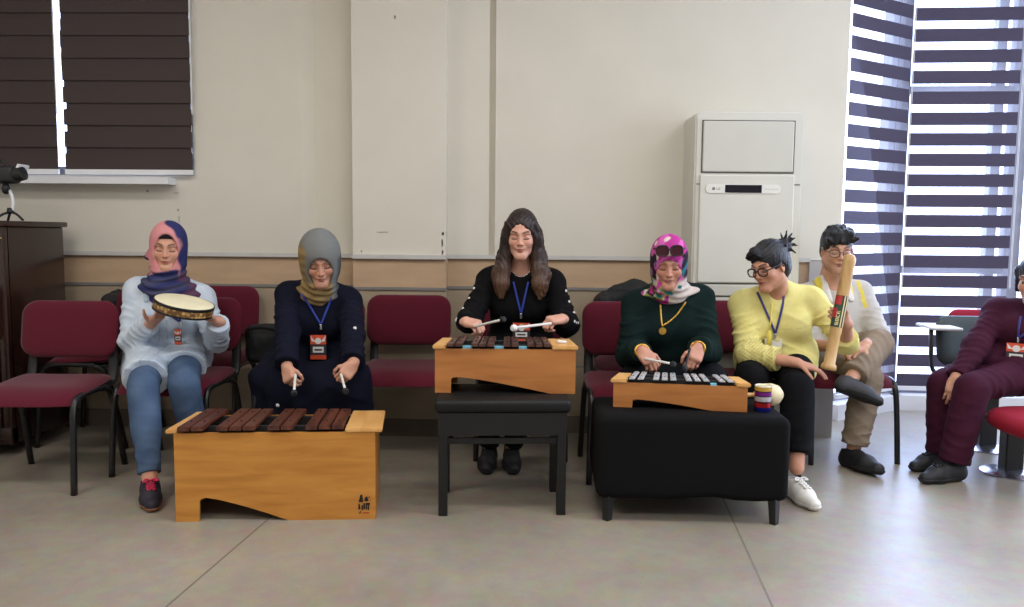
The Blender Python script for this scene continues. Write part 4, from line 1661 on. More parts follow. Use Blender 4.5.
def wrinkle(amp, sc=1.0, seed=0.0):
    """soft creases of hanging cloth"""
    def fn(X, Y, Z):
        s = seed
        q = 14 * sc
        wx = .25 * np.sin(Y * q * .8 + s * 3) + .2 * np.sin(Z * q * .7 + s)
        m1 = .5 + .5 * np.sin(X * q * .9 + s * 4) * np.sin(Z * q * .8 + Y * 5 + s)
        a = 1 - np.abs(np.sin(((X + wx * .5) * 1.0 + Z * 1.5 - Y * .4) * q * .62 + s))
        b = 1 - np.abs(np.sin(((X - wx * .5) * 1.3 - Z * 1.2 + Y * .5) * q * .74 + s * 5))
        c = np.sin((X + wx) * q * 1.1 + Z * q * .7 + s) * np.sin(Z * q * .9 - Y * q * 1.3 + s * 2)
        return amp * (.7 * c - 1.5 * (a ** 3) * m1 - 1.3 * (b ** 3) * (1 - m1) + .5)
    return fn

def pick(keys, px, py, off=.004):
    """the surface point that the photograph shows at a pixel"""
    d = (at(px, py, 4.0) - CAM).normalized()
    return cast(keys, CAM, d, off, 8.0)

class Person:
    def __init__(self, label, hip, neck, yaw, head, sw=.16, s=1.0, male=False, old=False, hs=.95, skin=(200, 150, 124), group=None):
        self.hip, self.neck, self.s, self.sw, self.male, self.old, self.hs = V(hip), V(neck), s, sw, male, old, hs
        self.T = Frame(hip, yaw, up=V(neck) - V(hip))
        self.L = (V(neck) - V(hip)).length
        self.H = Frame(*head)
        self.root = thing('person', label, 'person', (self.hip.x, self.hip.y, 0.0), group=group)
        self.key = 'p%d' % id(self)
        self.skin = skin
        self.arm, self.leg, self.hands = {}, {}, {}
        self.sh = {q: self.T.p(q * sw, -.008, .85 * self.L) for q in (1, -1)}   # 1 = figure's right
        self.hj = {q: self.T.p(q * .085 * s, 0, 0) for q in (1, -1)}

    def set_arm(self, q, pole, wrist, d, n, t, curl=(25, 35, 20), thumb=(.7, 25), curls=None, l1=.265, l2=.238):
        e, w = ik(self.sh[q], wrist, l1 * self.s, l2 * self.s, pole)
        self.arm[q] = (self.sh[q], e, w)
        self.hands[q] = (w, V(d), V(n), V(t), curl, thumb, curls)

    def set_leg(self, q, knee, ankle):
        self.leg[q] = (self.hj[q], V(knee), V(ankle))

    def torso(self, F, o=0.0, bust=True, belly=0.0, k=.05, wide=0.0, low=True):
        T, L = self.T, self.L
        P = T.p
        if low:
            F.ell(P(0, -.02, .02), T.R, (.165 + o + wide, .115 + o, .11 + o), k)
        F.ell(P(0, .005 + belly * .5, .32 * L), T.R, (.135 + o + wide, .105 + o + belly, .17), k)
        F.ell(P(0, -.005, .66 * L), T.R, (.148 + o + wide * .8, .105 + o, .19 * L / .5), k)
        if bust:
            for q in (1, -1):
                F.ell(P(q * .068, .078, .60 * L), T.R, (.066 + o * .6, .052 + o * .6, .062 + o * .6), .05)
        for q in (1, -1):
            F.cone(P(0, -.012, .87 * L), P(q * self.sw, -.010, .85 * L), .060 + o, .044 + o, .03)
            F.cone(P(0, -.018, 1.0 * L), P(q * self.sw * .8, -.014, .895 * L), .044 + o * .6, .034 + o, .03)

    def sleeve(self, F, q, o=0.012, end=.96, fold=(.005, .05, 1.0), k=.03, flare=0.0, up=True, low=True, cutoff=True, puff=0.0):
        S, E, W = self.arm[q]
        ph = q * 1.3 + self.hip.x
        if up:
            F.cone(S, E, .045 + o, .038 + o + puff, k, fold=(*fold, ph, .15, 1.1))
        if low:
            c = E + (W - E) * end
            F.cone(E, c + (W - E).normalized() * .02, .038 + o + puff, .030 + o + flare, .02, fold=(*fold, ph + 2, -.2, .95),
                   cut=[(c, W - E)] if cutoff else None)

    def body(self, col=None, feet=True, neckr=.052, eyes_closed=True, extra=None, **kw):
        H, T = self.H, self.T
        pts = [H.p(a, b, c) for a in (-.12, .12) for b in (-.13, .14) for c in (-.15, .15)]
        hb = [(tuple(min(p[i] for p in pts) - .0 for i in range(3)), tuple(max(p[i] for p in pts) for i in range(3)), .0027)]
        fine = list(hb)
        allp = list(pts) + [T.p(a, b, c) for a in (-.25, .25) for b in (-.17, .17) for c in (-.14, self.L)]
        for q, (S, E, W) in self.arm.items():
            allp += [S, E, W]
            w, d = self.hands[q][0], self.hands[q][1].normalized()
            c = w + d * .085
            lo = tuple(c[i] - .105 for i in range(3)); hi = tuple(c[i] + .105 for i in range(3))
            fine.append((lo, hi, .0034))
            allp += [V(lo), V(hi)]
        for q, (h, kn, an) in self.leg.items():
            allp += [h, kn, an, an - V((0, 0, .06))]
        lo = [min(p[i] for p in allp) - .09 for i in range(3)]
        hi = [max(p[i] for p in allp) + .09 for i in range(3)]
        F = Field(lo, hi, .013, fine)
        self.torso(F, -.014, bust=not self.male)
        for q, (h, kn, an) in self.leg.items():
            F.cone(h, kn, .075, .05, .03)
            F.cone(kn, an, .048, .034, .02)
        for q, (S, E, W) in self.arm.items():
            F.cone(S, E, .043, .036, .02)
            F.cone(E, W, .037, .0255, .012)
        nb = self.neck - T.f * .01
        F.cone(H.p(0, -.022, -.055), nb, neckr, neckr * 1.12, .03)
        F.cone(H.p(0, -.03, -.02), H.p(0, -.022, -.07), .05, .05, .02)
        head_sdf(F, H, self.hs, self.male, self.old)
        for q, (w, d, n, t, curl, thumb, curls) in self.hands.items():
            hand_sdf(F, w, d, n, t, .92 if self.male else .82, curl, thumb, curls=curls)
        kw.setdefault('closed', eyes_closed)
        self.bodyo = field_obj('body', F, M_skin, self.root, skin_col(H, self.skin, s=self.hs, **kw), sm=1, key=self.key + 'b')
        return self.bodyo

    def bounds(self, m=.12, legs=False, arms=True, head=False):
        T = self.T
        a = [T.p(x, y, z) for x in (-.26, .26) for y in (-.18, .22) for z in (-.16, self.L + .06)]
        if arms:
            for v in self.arm.values():
                a += list(v)
        if legs:
            for v in self.leg.values():
                a += list(v)
        if head:
            a += [self.H.p(x, y, z) for x in (-.14, .14) for y in (-.15, .15) for z in (-.2, .16)]
        return [min(p[i] for p in a) - m for i in range(3)], [max(p[i] for p in a) + m for i in range(3)]

    def garment(self, name, F, colfn, m=None, key=None, sm=1):
        return field_obj(name, F, m or M_dyed, self.root, colfn, sm=sm, key=self.key + (key or 'c'))

    def trousers(self, name, col, o=.012, hem=.93, flare=.0, fold=(.006, .07, 1.2), fat=0.0):
        a = [self.hj[1], self.hj[-1]] + [p for v in self.leg.values() for p in v]
        lo = [min(p[i] for p in a) - .2 for i in range(3)]; hi = [max(p[i] for p in a) + .2 for i in range(3)]
        F = Field(lo, hi, .0075)
        F.ell(self.T.p(0, -.02, .0), self.T.R, (.168 + o, .118 + o, .10 + o), .04)
        for q, (h, kn, an) in self.leg.items():
            F.cone(h, kn, .080 + o + fat, .056 + o, .04, fold=(*fold, q + 1.0, .55, 1.3))
            c = kn + (an - kn) * hem
            F.cone(kn, c + (an - kn).normalized() * .02, .054 + o, .038 + o + flare, .02, fold=(*fold, q + 3.0, -.2, 1.3), cut=[(c, an - kn)])
            F.cone(kn + (an - kn) * .12, kn + (an - kn) * .5, .05 + o, .048 + o, .03)
        return self.garment(name, F, col, key='t')

def shoe(person, name, ankle, toe, m_up, m_sole, length=.245, h=.075, sole_h=.020, lace=None, tilt=None, label=None, hi=False, width=1.0):
    """one shoe: heel under the ankle, toe towards the point given; upper with a sole (and laces) as its parts"""
    ankle, toe = V(ankle), V(toe)
    d = (toe - ankle)
    if tilt is None:
        d.z = 0
        base = V((ankle.x, ankle.y, 0))
        up = V((0, 0, 1))
    else:
        up = V(tilt).normalized()
        base = ankle - up * .085
    d = (d - up * d.dot(up)).normalized()
    r = d.cross(up)
    k = length / .245
    def P(x, y, z):
        return base + r * (x * k) + d * (y * k) + up * (z * k)
    allp = [P(x, y, z) for x in (-.07, .07) for y in (-.10, .23) for z in (-.02, .15)]
    lo = [min(p[i] for p in allp) for i in range(3)]; hi_ = [max(p[i] for p in allp) for i in range(3)]
    def build(F, o=0.0):
        w = width
        F.cone(P(0, -.028, .036), P(.004, .085, .034), (.034 + o) * k, (.041 * w + o) * k, .02, flat=(up, .95))
        F.cone(P(.004, .085, .034), P(.000, .148, .026), (.041 * w + o) * k, (.030 * w + o) * k, .02, flat=(up, .85))
        F.cone(P(0, -.028, .045), P(0, .03, .055), (.033 + o) * k, (.033 + o) * k, .02)
    F = Field(lo, hi_, .0045)
    build(F)
    F.cone(P(0, -.024, .04), P(0, -.018, h + .03), .036 * k, .037 * k, .025, cut=[(P(0, -.02, h + (.03 if hi else .012)), up - d * .12)])
    F.cone(P(0, .02, .055), P(0, .085, .045), .030 * k, .027 * k, .03)
    F.plane(P(0, 0, .006), -up)
    u = field_obj(name, F, m_up, person.root, None, sm=1, key=person.key + name + str(len(person.root.children)))
    if label:
        u['label'] = label
    kk = person.key + name + str(len(person.root.children) - 1)
    F = Field(lo, hi_, .0045)
    build(F, .004)
    F.plane(P(0, 0, sole_h), up)
    F.plane(P(0, 0, .0), -up)
    so = field_obj('sole', F, m_sole, u, None, sm=0)
    so.location = (0, 0, 0)
    if lace is not None:
        bm = bmesh.new()
        prev = None
        for i in range(4):
            y = .045 + .018 * i
            a = [P(x, y + .006 * (1 if j % 2 else -1), .13) for j, x in enumerate((-.017, -.008, .0, .008, .017))]
            pts = [near_down(kk, p, -up) for p in a]
            pts = [p for p in pts if p is not None]
            if len(pts) > 2:
                tube(bm, [p + up * .002 - person.root.location for p in pts], .0042, 6)
        c = near_down(kk, P(0, .035, .13), -up)
        if c is not None:
            for q in (-1, 1):
                tube(bm, smooth_path([c + up * .004 - person.root.location, c + up * .012 + r * (q * .018) - person.root.location, c + up * .004 + r * (q * .03) + d * .012 - person.root.location, c + up * .006 + r * (q * .012) + d * .01 - person.root.location], 4), .0036, 6)
        obj('laces', bm, lace, u, True)
    return u

def near_down(key, p, d):
    return cast([key], p, d, .0005, .3)

def ribbon(name, parent, pts, half, thick, m, org, up=None, seg=6):
    bm = bmesh.new()
    pts = [V(p) - V(org) for p in pts]
    tube(bm, pts, 1, seg, flat=(half, thick), up=up)
    return obj(name, bm, m, parent, True)

M_lany = mat('lanyard_blue', (38, 58, 150), 0.6, 0.08, 100)
M_lany_dark = mat('lanyard_navy', (44, 42, 110), 0.6, 0.08, 100)
M_card_w = mat('card_white', (226, 222, 218), 0.4, 0.03, 60)
M_card_o = mat('card_orange_red', (214, 82, 50), 0.4, 0.1, 30)
M_card_dk = mat('card_dark', (52, 48, 54), 0.4, 0.1, 30)
M_card_text = mat('card_text', (40, 38, 44), 0.6, 0.1, 30)

def lanyard(P, label, left, right, low, card_c, card_sz=(.072, .10), keys=None, m=None, group='name badges on lanyards', style=0, card=True, tilt=0.0):
    """strap laid over the clothes: from each side of the neck to the low point; a card hangs under it"""
    keys = keys or [P.key + 'c', P.key + 's']
    f = V((P.T.f.x, P.T.f.y, 0)).normalized()
    root = thing('name_badge', label, 'name badge', (0, 0, 0), group=group)
    lw = pick(keys, *low) if isinstance(low, tuple) else None
    low = lw if lw is not None else V(low)
    root.location = low
    if isinstance(card_c, tuple):
        card_c = pick(keys, *card_c)
    def lay(a, b, n=12, sag=0.0):
        out = []
        for i in range(n + 1):
            p = V(a) + (V(b) - V(a)) * (i / n)
            h = cast(keys, p + f * .5, -f, .0035, 1.0)
            out.append(h if h is not None else p)
        return out
    bm = bmesh.new()
    for s in (left, right):
        pts = lay(s, low)
        # even out
        for _ in range(3):
            pts = [pts[0]] + [(pts[i - 1] + pts[i + 1]) * .25 + pts[i] * .5 for i in range(1, len(pts) - 1)] + [pts[-1]]
        pts = [p + f * .004 for p in pts]
        tube(bm, [p - V(low) for p in pts], 1, 6, flat=(.0055, .0016), up=tuple(f))
    obj('strap', bm, m or M_lany, root, True)
    h = cast(keys, V(low) + f * .5, -f, .006, 1.0) or V(low)
    # metal clip
    bm = bmesh.new()
    box(bm, h - V(low) + V((-.006, -.004, -.024)), h - V(low) + V((.006, .004, .004)), .002)
    obj('clip', bm, M_chrome, root)
    if card:
        w, hh = card_sz
        c = V(card_c)
        front = max((cast(keys, c + P.T.r * (a * w / 2) + V((0, 0, b * hh / 2)) + f * .5, -f, .004, 1.0) or c).dot(f) for a in (-.9, 0, .9) for b in (.0, .9))
        c = c + f * (front + .004 - c.dot(f))
        fr = Frame(c, math.degrees(math.atan2(f.x, -f.y)), 0, tilt)
        Mx = Matrix.Translation(c - V(low)) @ Matrix((tuple(-fr.r), tuple(-fr.f), tuple(fr.u))).transposed().to_4x4()
        bm = bmesh.new(); box(bm, (-w / 2, -.0015, -hh / 2), (w / 2, .0015, hh / 2), .0006, Mx)
        cd = obj('card', bm, M_card_dk, root)
        def patch(name, x0, z0, x1, z1, m_, y=-.0022):
            bm = bmesh.new(); box(bm, (x0 * w, y, z0 * hh), (x1 * w, y + .001, z1 * hh), 0, Mx)
            return obj(name, bm, m_, cd)
        patch('picture', -.5, .12, .5, .5, M_card_o)
        bm = bmesh.new()
        for k in range(9):
            a0, a1 = math.radians(90 + k * 24), math.radians(90 + k * 24)
        lathe(bm, [(0.001, 0), (w * .2, 0), (w * .2, .0008), (0.001, .0008)], 20, Mx @ Matrix.Translation((0, -.0024, hh * .26)) @ Matrix.Rotation(math.radians(90), 4, 'X'))
        obj('emblem', bm, M_card_w, cd)
        for sx in (-1, 1):
            bm = bmesh.new()
            vs = [bm.verts.new(Mx @ V((sx * w * x, -.0028, hh * z))) for x, z in ((.16, .22), (.48, .48), (.42, .24))]
            bm.faces.new(vs)
            obj('wing', bm, M_card_w, cd)
        patch('name_field', -.34, -.22, .34, .02, M_card_w)
        patch('name_print', -.24, -.14, .24, -.07, M_card_text, -.0030)
        patch('footer', -.5, -.5, .5, -.32, M_card_o)
    # joint frame: the badge moves as one
    return root

def mallet(label, a, b, m_st, m_head, r=.0042, hr=.014, group='mallets', cat='mallet', grip=.05):
    """stick from the hand's end a to the head at b"""
    a, b = V(a), V(b)
    root = thing('mallet', label, cat, a, group=group)
    d = (b - a)
    q = d.to_track_quat('Z', 'Y').to_matrix().to_4x4()
    L = d.length
    bm = bmesh.new()
    lathe(bm, [(r * .9, -.06), (r * 1.15, -.055), (r, 0.0), (r, L * .6), (r * .9, L - .008)], 12, q)
    obj('stick', bm, m_st, root, True)
    bm = bmesh.new()
    lathe(bm, [(.004, L - .012), (hr * .8, L - .011), (hr, L - .004), (hr, L + .006), (hr * .75, L + .012), (.003, L + .013)], 18, q)
    obj('mallet_head', bm, m_head, root, angle=50)
    return root

def glasses(P, m_fr, lens_m, rr=(.025, .019), thick=.0024, z=.0, tint=False, yf=.094, parent=None, org=None, Hx=None, temples=True):
    H = Hx or P.H
    s = P.hs
    par = parent if parent is not None else P.root
    org = V(org) if org is not None else P.root.location
    bm = bmesh.new()
    for q in (-1, 1):
        pts = []
        for k in range(25):
            a = 2 * PI * k / 24
            ex = 2 / 2.8
            x = math.copysign(abs(math.cos(a)) ** ex, math.cos(a)) * rr[0]
            zz = math.copysign(abs(math.sin(a)) ** ex, math.sin(a)) * rr[1]
            pts.append(H.p((q * .0335 + x) * s, (yf - .10 * abs(q * .0335 + x) ** 1.3 * 1.2) * s, (z + zz) * s) - org)
        tube(bm, pts, thick * s, 6, cap=False)
        if temples:
            tube(bm, [H.p(q * .058 * s, (yf - .006) * s, (z + .008) * s) - org, H.p(q * .073 * s, (yf - .03) * s, (z + .009) * s) - org, H.p(q * .079 * s, .0, (z + .010) * s) - org, H.p(q * .078 * s, -.018 * s, (z - .008) * s) - org], thick * s, 6)
    tube(bm, smooth_path([H.p(-.0095 * s, yf * s, (z + .004) * s) - org, H.p(0, (yf + .003) * s, (z + .008) * s) - org, H.p(.0095 * s, yf * s, (z + .004) * s) - org], 4), thick * s, 6)
    fr = obj('glasses' if parent is None else 'frame', bm, m_fr, par, True)
    for q in (-1, 1):
        bm = bmesh.new()
        vs = []
        for k in range(24):
            a = 2 * PI * k / 24
            ex = 2 / 2.8
            x = math.copysign(abs(math.cos(a)) ** ex, math.cos(a)) * rr[0] * .98
            zz = math.copysign(abs(math.sin(a)) ** ex, math.sin(a)) * rr[1] * .98
            vs.append(bm.verts.new(H.p((q * .0335 + x) * s, (yf - .10 * abs(q * .0335 + x) ** 1.3 * 1.2) * s, (z + zz) * s) - org))
        f1 = bm.faces.new(vs)
        r_ = bmesh.ops.extrude_face_region(bm, geom=[f1])
        bmesh.ops.translate(bm, vec=H.f * (-.0012), verts=[v for v in r_['geom'] if isinstance(v, bmesh.types.BMVert)])
        obj('lens', bm, lens_m, fr)
    return fr

def headscarf(P, colfn, open_c=(0, .105, -.022), open_r=(.055, .08, .083), drape=(.13, .055, .06), drape_c=(0, .045, -.02), neck_r=(.074, .092), extra=None, amp=.003, seed=0.0, fullness=0.0, name='headscarf'):
    H, T, s = P.H, P.T, P.hs
    a = [H.p(x, y, z) for x in (-.16, .16) for y in (-.17, .16) for z in (-.16, .17)] + [P.neck + T.r * x + T.f * y + T.u * z for x in (-.24, .24) for y in (-.16, .2) for z in (-.16, .08)]
    F = Field([min(p[i] for p in a) for i in range(3)], [max(p[i] for p in a) for i in range(3)], .0048)
    g = fullness
    F.ell(H.p(0, -.022 * s, .032 * s), H.R, ((.088 + g) * s, (.108 + g) * s, (.103 + g) * s), .02)
    F.ell(H.p(0, -.012 * s, -.045 * s), H.R, ((.080 + g) * s, (.085 + g) * s, .098 * s), .04)
    F.cone(H.p(0, .0, -.075 * s), P.neck + T.f * .012, neck_r[0], neck_r[1], .04)
    F.cone(H.p(-.03, .048 * s, -.105 * s), H.p(.03, .048 * s, -.105 * s), .030, .030, .03)
    F.ell(P.neck + T.r * drape_c[0] + T.f * drape_c[1] + T.u * drape_c[2], T.R, drape, .05)
    for q in (-1, 1):
        F.cone(P.neck + T.u * .0, P.neck + T.r * (q * .10) + T.u * (-.03), .05, .04, .04)
    if extra:
        extra(F)
    c = vec(H.c); up = vec(H.u); rt = vec(H.r); fw = vec(H.f)
    def fold(X, Y, Z):
        lx = (X - c[0]) * rt[0] + (Y - c[1]) * rt[1] + (Z - c[2]) * rt[2]
        ly = (X - c[0]) * fw[0] + (Y - c[1]) * fw[1] + (Z - c[2]) * fw[2]
        lz = (X - c[0]) * up[0] + (Y - c[1]) * up[1] + (Z - c[2]) * up[2]
        w1 = np.clip((.02 - lz) / .1, 0.15, 1)
        th = np.arctan2(ly, np.abs(lx) + .02)
        a1 = np.sin(lz * 170 + 3.5 * np.sin(lx * 14 + seed) + seed)            # swags below the chin
        a2 = np.sin((ly * .8 + lz * .35) * 120 + 2 * np.sin(lz * 30 + seed))   # folds running down the sides
        wz = np.clip((-.085 - lz) / .03, 0, 1)
        return amp * w1 * (wz * a1 * 1.5 + (1 - wz) * a2 * .8)
    F.ripple(fold)
    F.ell(H.p(*[x * s for x in open_c]), H.R, [x * s for x in open_r], .010, 's')
    return P.garment(name, F, colfn, key='s')
M_wstick = mat('stick_white', (226, 222, 214), 0.5, 0.04, 40)
M_rub = mat('mallet_black', (24, 24, 26), 0.7, 0.1, 60)
M_solew = mat('sole_white', (216, 212, 204), 0.6, 0.05, 40)
M_soleb = mat('sole_black', (24, 24, 26), 0.7, 0.05, 40)
M_gum = mat('sole_gum', (128, 84, 60), 0.7, 0.05, 40)
M_shoeb = mat('shoe_black', (26, 25, 28), 0.6, 0.15, 60, bump=.08, bscale=200)
M_shoen = mat('shoe_navy', (34, 30, 44), 0.7, 0.15, 60, bump=.08, bscale=200)
M_shoew = mat('shoe_white', (224, 220, 212), 0.5, 0.05, 40, bump=.05, bscale=120)
M_pinklace = mat('lace_pink', (206, 40, 84), 0.7, 0.08, 60)
M_whitelace = mat('lace_white', (228, 226, 220), 0.7, 0.05, 60)
M_lens = None
def clear_lens():
    m, nt, b = new_mat('clear_lens')
    for n in list(nt.nodes):
        nt.nodes.remove(n)
    out = N(nt, 'ShaderNodeOutputMaterial')
    tr = N(nt, 'ShaderNodeBsdfTransparent')
    gl = N(nt, 'ShaderNodeBsdfGlossy', Roughness=0.05)
    mx = N(nt, 'ShaderNodeMixShader')
    mx.inputs['Fac'].default_value = 0.10
    nt.links.new(tr.outputs[0], mx.inputs[1]); nt.links.new(gl.outputs[0], mx.inputs[2]); nt.links.new(mx.outputs[0], out.inputs['Surface'])
    return m
M_lens = clear_lens()
M_fr_black = mat('spectacle_black', (18, 18, 20), 0.3, 0.05, 40)
M_gold = mat('gold', (226, 178, 84), 0.28, 0.05, 60, metal=0.9)
M_bead = mat('pearl_white', (228, 226, 222), 0.3, 0.03, 60)

def dots(name, parent, org, keys, places, d, r, m):
    for p in places:
        h = cast(keys, V(p) - V(d).normalized() * .4, d, 0.0005, 1.0)
        if h is None:
            continue
        bm = bmesh.new()
        q = V(d).normalized().to_track_quat('Z', 'Y').to_matrix().to_4x4()
        lathe(bm, [(r * .3, -r * .55), (r * .8, -r * .45), (r, -r * .1), (r, r * .2)], 12, Matrix.Translation(h - V(org)) @ q)
        obj(name, bm, m, parent, True)

X_ = lambda px, y, py=350: at(px, py, y).x

# ================= 1: light blue shirt, drum
P = Person('woman in pink and blue headscarf, light blue shirt and jeans holding a hand drum',
           (X_(168, 4.08), 4.08, .53), at(169, 283, 3.99), 8, (at(168, 247.5, 3.93), 14, 9, -3), sw=.155, s=.95, hs=.93, skin=(202, 150, 126))
P.set_arm(1, at(108, 368, 4.02), at(151.5, 323, 3.79), (.62, -.40, .42), (-.25, .15, .95), (-.5, -.7, 0), (14, 30, 22), (.8, 20))
P.set_arm(-1, at(222, 372, 4.02), at(218.5, 321, 3.79), (-.62, -.42, .22), (.25, .15, .95), (.5, -.7, 0), (14, 30, 22), (.8, 20))
P.set_leg(1, at(143, 386, 3.58), at(150, 478, 3.40))
P.set_leg(-1, at(184, 384, 3.62), (X_(195, 3.74), 3.74, .10))
P.body(lip=(176, 92, 88), brow=(70, 50, 42))
W1P = P
P.trousers('jeans', solid((84, 104, 132), (62, 80, 108), 1.0, 12), o=.010, hem=.95, fat=.004)
lo, hi = P.bounds(.13, legs=False)
F = Field([lo[0], lo[1] - .25, lo[2] - .1], hi, .0062)
P.torso(F, .016, k=.06, wide=.012)
for q in (1, -1):
    P.sleeve(F, q, .017, .93, (.010, .055, 1.2), flare=.006)
    h, kn, an = P.leg[q]
    c = h + (kn - h) * (.80 if q == 1 else .50)
    F.cone(h + V((0, 0, .012)), c + (kn - h) * .1, .108, .102, .05, fold=(.005, .07, 1.0, q, -.2, 1.3), cut=[(c, (kn - h).normalized() + V((0, 0, -.25)))])
    F.cone(h + P.T.r * (q * .03), h + P.T.r * (q * .055) + V((0, -.06, -.08)), .10, .07, .05)
F.ripple(wrinkle(.0042, 1.0, .4))
# front opening
T = P.T
cz = vec(T.c); tr_, tf_ = vec(T.r), vec(T.f)
def shirtcol(W):
    c = solid((190, 204, 220), (208, 218, 230), .3, 16)(W)
    x = (W - cz) @ tr_; y = (W - cz) @ tf_
    st = .5 + .5 * np.sin(x * 900)
    c = c * (1 - .05 * st)[:, None]
    pl_ = (np.abs(np.abs(x + .012) - .018) < .0022) & (y > .04)
    c[pl_] *= .78
    return c
shirt = P.garment('shirt', F, shirtcol)
# collar points
for q in (1, -1):
    F = Field([P.neck.x - .2, P.neck.y - .25, P.neck.z - .15], [P.neck.x + .2, P.neck.y + .15, P.neck.z + .08], .0045)
    n0 = P.neck
    a, b_ = n0 + T.r * (q * .075) + T.f * .035 + T.u * .005, n0 + T.r * (q * .078) + T.f * .098 + T.u * (-.065)
    F.cone(a, b_, .035, .016, .01, flat=(tuple((T.f + T.r * q * .3 + T.u * .35).normalized()), .32))
    F.cone(a, n0 + T.r * (q * .065) - T.f * .04 + T.u * .012, .034, .03, .02, flat=(tuple((T.r * q + T.u * .3).normalized()), .35))
    P.garment('collar', F, solid((186, 202, 220), (176, 192, 212), 0, 8), key='col')
# scarf: pink front, blue and plum behind and below
H = P.H
hc, hr, hf, hu = vec(H.c), vec(H.r), vec(H.f), vec(H.u)
def scarf1(W):
    x, y, z = (W - hc) @ hr, (W - hc) @ hf, (W - hc) @ hu
    pink, blue, plum, grey = vec(lin((206, 138, 140))), vec(lin((48, 52, 96))), vec(lin((92, 64, 88))), vec(lin((84, 84, 104)))
    n = .02 * np.sin(z * 60 + x * 40) + .012 * np.sin(z * 23 - y * 71)
    edge = -.066 + n * .3 + .95 * np.maximum(z - .055, 0)
    wp = np.clip((x - edge) / .010, 0, 1) * np.clip((y + .05 + n) / .02, 0, 1) * np.clip((z + .112 + n + .25 * np.maximum(0, .02 - x)) / .014, 0, 1)
    col = blue[None, :] * np.ones((len(W), 1))
    wg = np.clip((-.10 - z + n) / .02, 0, 1) * (.5 + .5 * np.sin(z * 120 + x * 35))
    col = col * (1 - .7 * wg)[:, None] + grey * (.7 * wg)[:, None]
    wq = np.clip((-x - .06 + n * 2) / .03, 0, 1) * np.clip((-.11 - z) / .02, 0, 1)
    col = col * (1 - wq)[:, None] + plum * wq[:, None]
    return col * (1 - wp)[:, None] + pink * wp[:, None]
def ext1(F):
    T = P.T
    F.cone(P.neck + T.f * .07 - T.r * .02 + T.u * .005, P.neck - T.r * .175 + T.f * .035 + T.u * (-.045), .050, .028, .03, flat=(tuple((T.f * .5 + T.u * .85).normalized()), .5), fold=(.004, .03, 1.0, .4))
    F.cone(P.neck + T.f * .08 + T.r * .03 + T.u * (-.0), P.neck + T.f * .085 - T.r * .03 + T.u * (-.075), .055, .045, .03, fold=(.005, .028, 1.0, .4))
    F.cone(H.p(.07, -.05, -.04), H.p(.105, -.075, -.065), .035, .018, .02)
headscarf(P, scarf1, open_c=(.0, .105, -.009), open_r=(.061, .092, .098), drape=(.125, .055, .055), extra=ext1, seed=1.0, fullness=.005)
F = Field([H.c.x - .13, H.c.y - .16, H.c.z - .1], [H.c.x + .13, H.c.y + .15, H.c.z + .16], .0045)
F.ell(H.p(0, -.019, .030), H.R, (.0745, .0935, .0875), .01)
F.plane(H.p(0, .09, .062), -H.u * .9 + H.f * .3)
P.garment('underscarf', F, solid((26, 22, 26)), key='us')
shoe(P, 'sneaker', P.leg[1][2], on_floor(153, 514), M_shoen, M_gum, .245, lace=M_pinklace, label='dark sneaker with pink laces')
shoe(P, 'sneaker', P.leg[-1][2], P.leg[-1][2] + V((.02, -.2, 0)), M_shoen, M_gum, .245, lace=M_pinklace)
lanyard(P, 'patterned lanyard badge hanging below the hand drum on the light blue shirt', P.neck + T.r * .06 + T.f * .1 - T.u * .06, P.neck - T.r * .06 + T.f * .1 - T.u * .06, (181, 322), (180, 336), (.034, .075), keys=[P.key + 'c'], m=M_lany_dark)

# the drum
dc = at(184, 305.5, 3.70)
drum = thing('frame_drum', 'round hand drum with cream skin and black and gold rim held in both hands', 'drum', dc)
nrm = V((.235, -.085, .96)).normalized()
qd = nrm.to_track_quat('Z', 'Y').to_matrix().to_4x4()
R_ = .132
bm = bmesh.new()
lathe(bm, [(.0, .022), (R_ * .5, .0215), (R_ - .006, .0205), (R_ - .001, .018), (R_ + .0005, .012)], 64, qd)
obj('drum_skin', bm, mat('drumhead', (232, 224, 190), 0.55, 0.05, 14), drum, angle=50)
def hoop(name, z0, z1, ro, ri, m):
    bm = bmesh.new()
    rings = []
    for r, z in ((ro, z0), (ro + .001, (z0 + z1) / 2), (ro, z1), (ri, z1), (ri, z0)):
        rings.append([bm.verts.new(qd @ V((r * math.cos(2 * PI * k / 64), r * math.sin(2 * PI * k / 64), z))) for k in range(64)])
    for i in range(5):
        a, b = rings[i], rings[(i + 1) % 5]
        for k in range(64):
            bm.faces.new((a[k], a[(k + 1) % 64], b[(k + 1) % 64], b[k]))
    return obj(name, bm, m, drum, angle=40)
hoop('upper_band', .006, .019, R_ + .002, R_ - .010, M_black)
hoop('lower_band', -.030, -.021, R_ + .002, R_ - .010, M_black)
def goldband():
    m, nt, b = new_mat('rim_gold_pattern')
    tc = N(nt, 'ShaderNodeTexCoord')
    vo = N(nt, 'ShaderNodeTexVoronoi', Scale=55.0)
    nt.links.new(tc.outputs['Object'], vo.inputs['Vector'])
    cr = N(nt, 'ShaderNodeValToRGB')
    cr.color_ramp.elements[0].position = .25; cr.color_ramp.elements[0].color = (*lin((214, 172, 104)), 1)
    cr.color_ramp.elements[1].position = .95; cr.color_ramp.elements[1].color = (*lin((104, 72, 40)), 1)
    nt.links.new(vo.outputs['Distance'], cr.inputs['Fac'])
    mp = N(nt, 'ShaderNodeMath', operation='MULTIPLY'); mp.inputs[1].default_value = 1.6
    nt.links.new(vo.outputs['Distance'], mp.inputs[0]); nt.links.new(mp.outputs[0], cr.inputs['Fac'])
    nt.links.new(cr.outputs['Color'], b.inputs['Base Color'])
    b.inputs['Roughness'].default_value = .35
    return m
hoop('gold_band', -.0215, .0065, R_, R_ - .008, goldband())

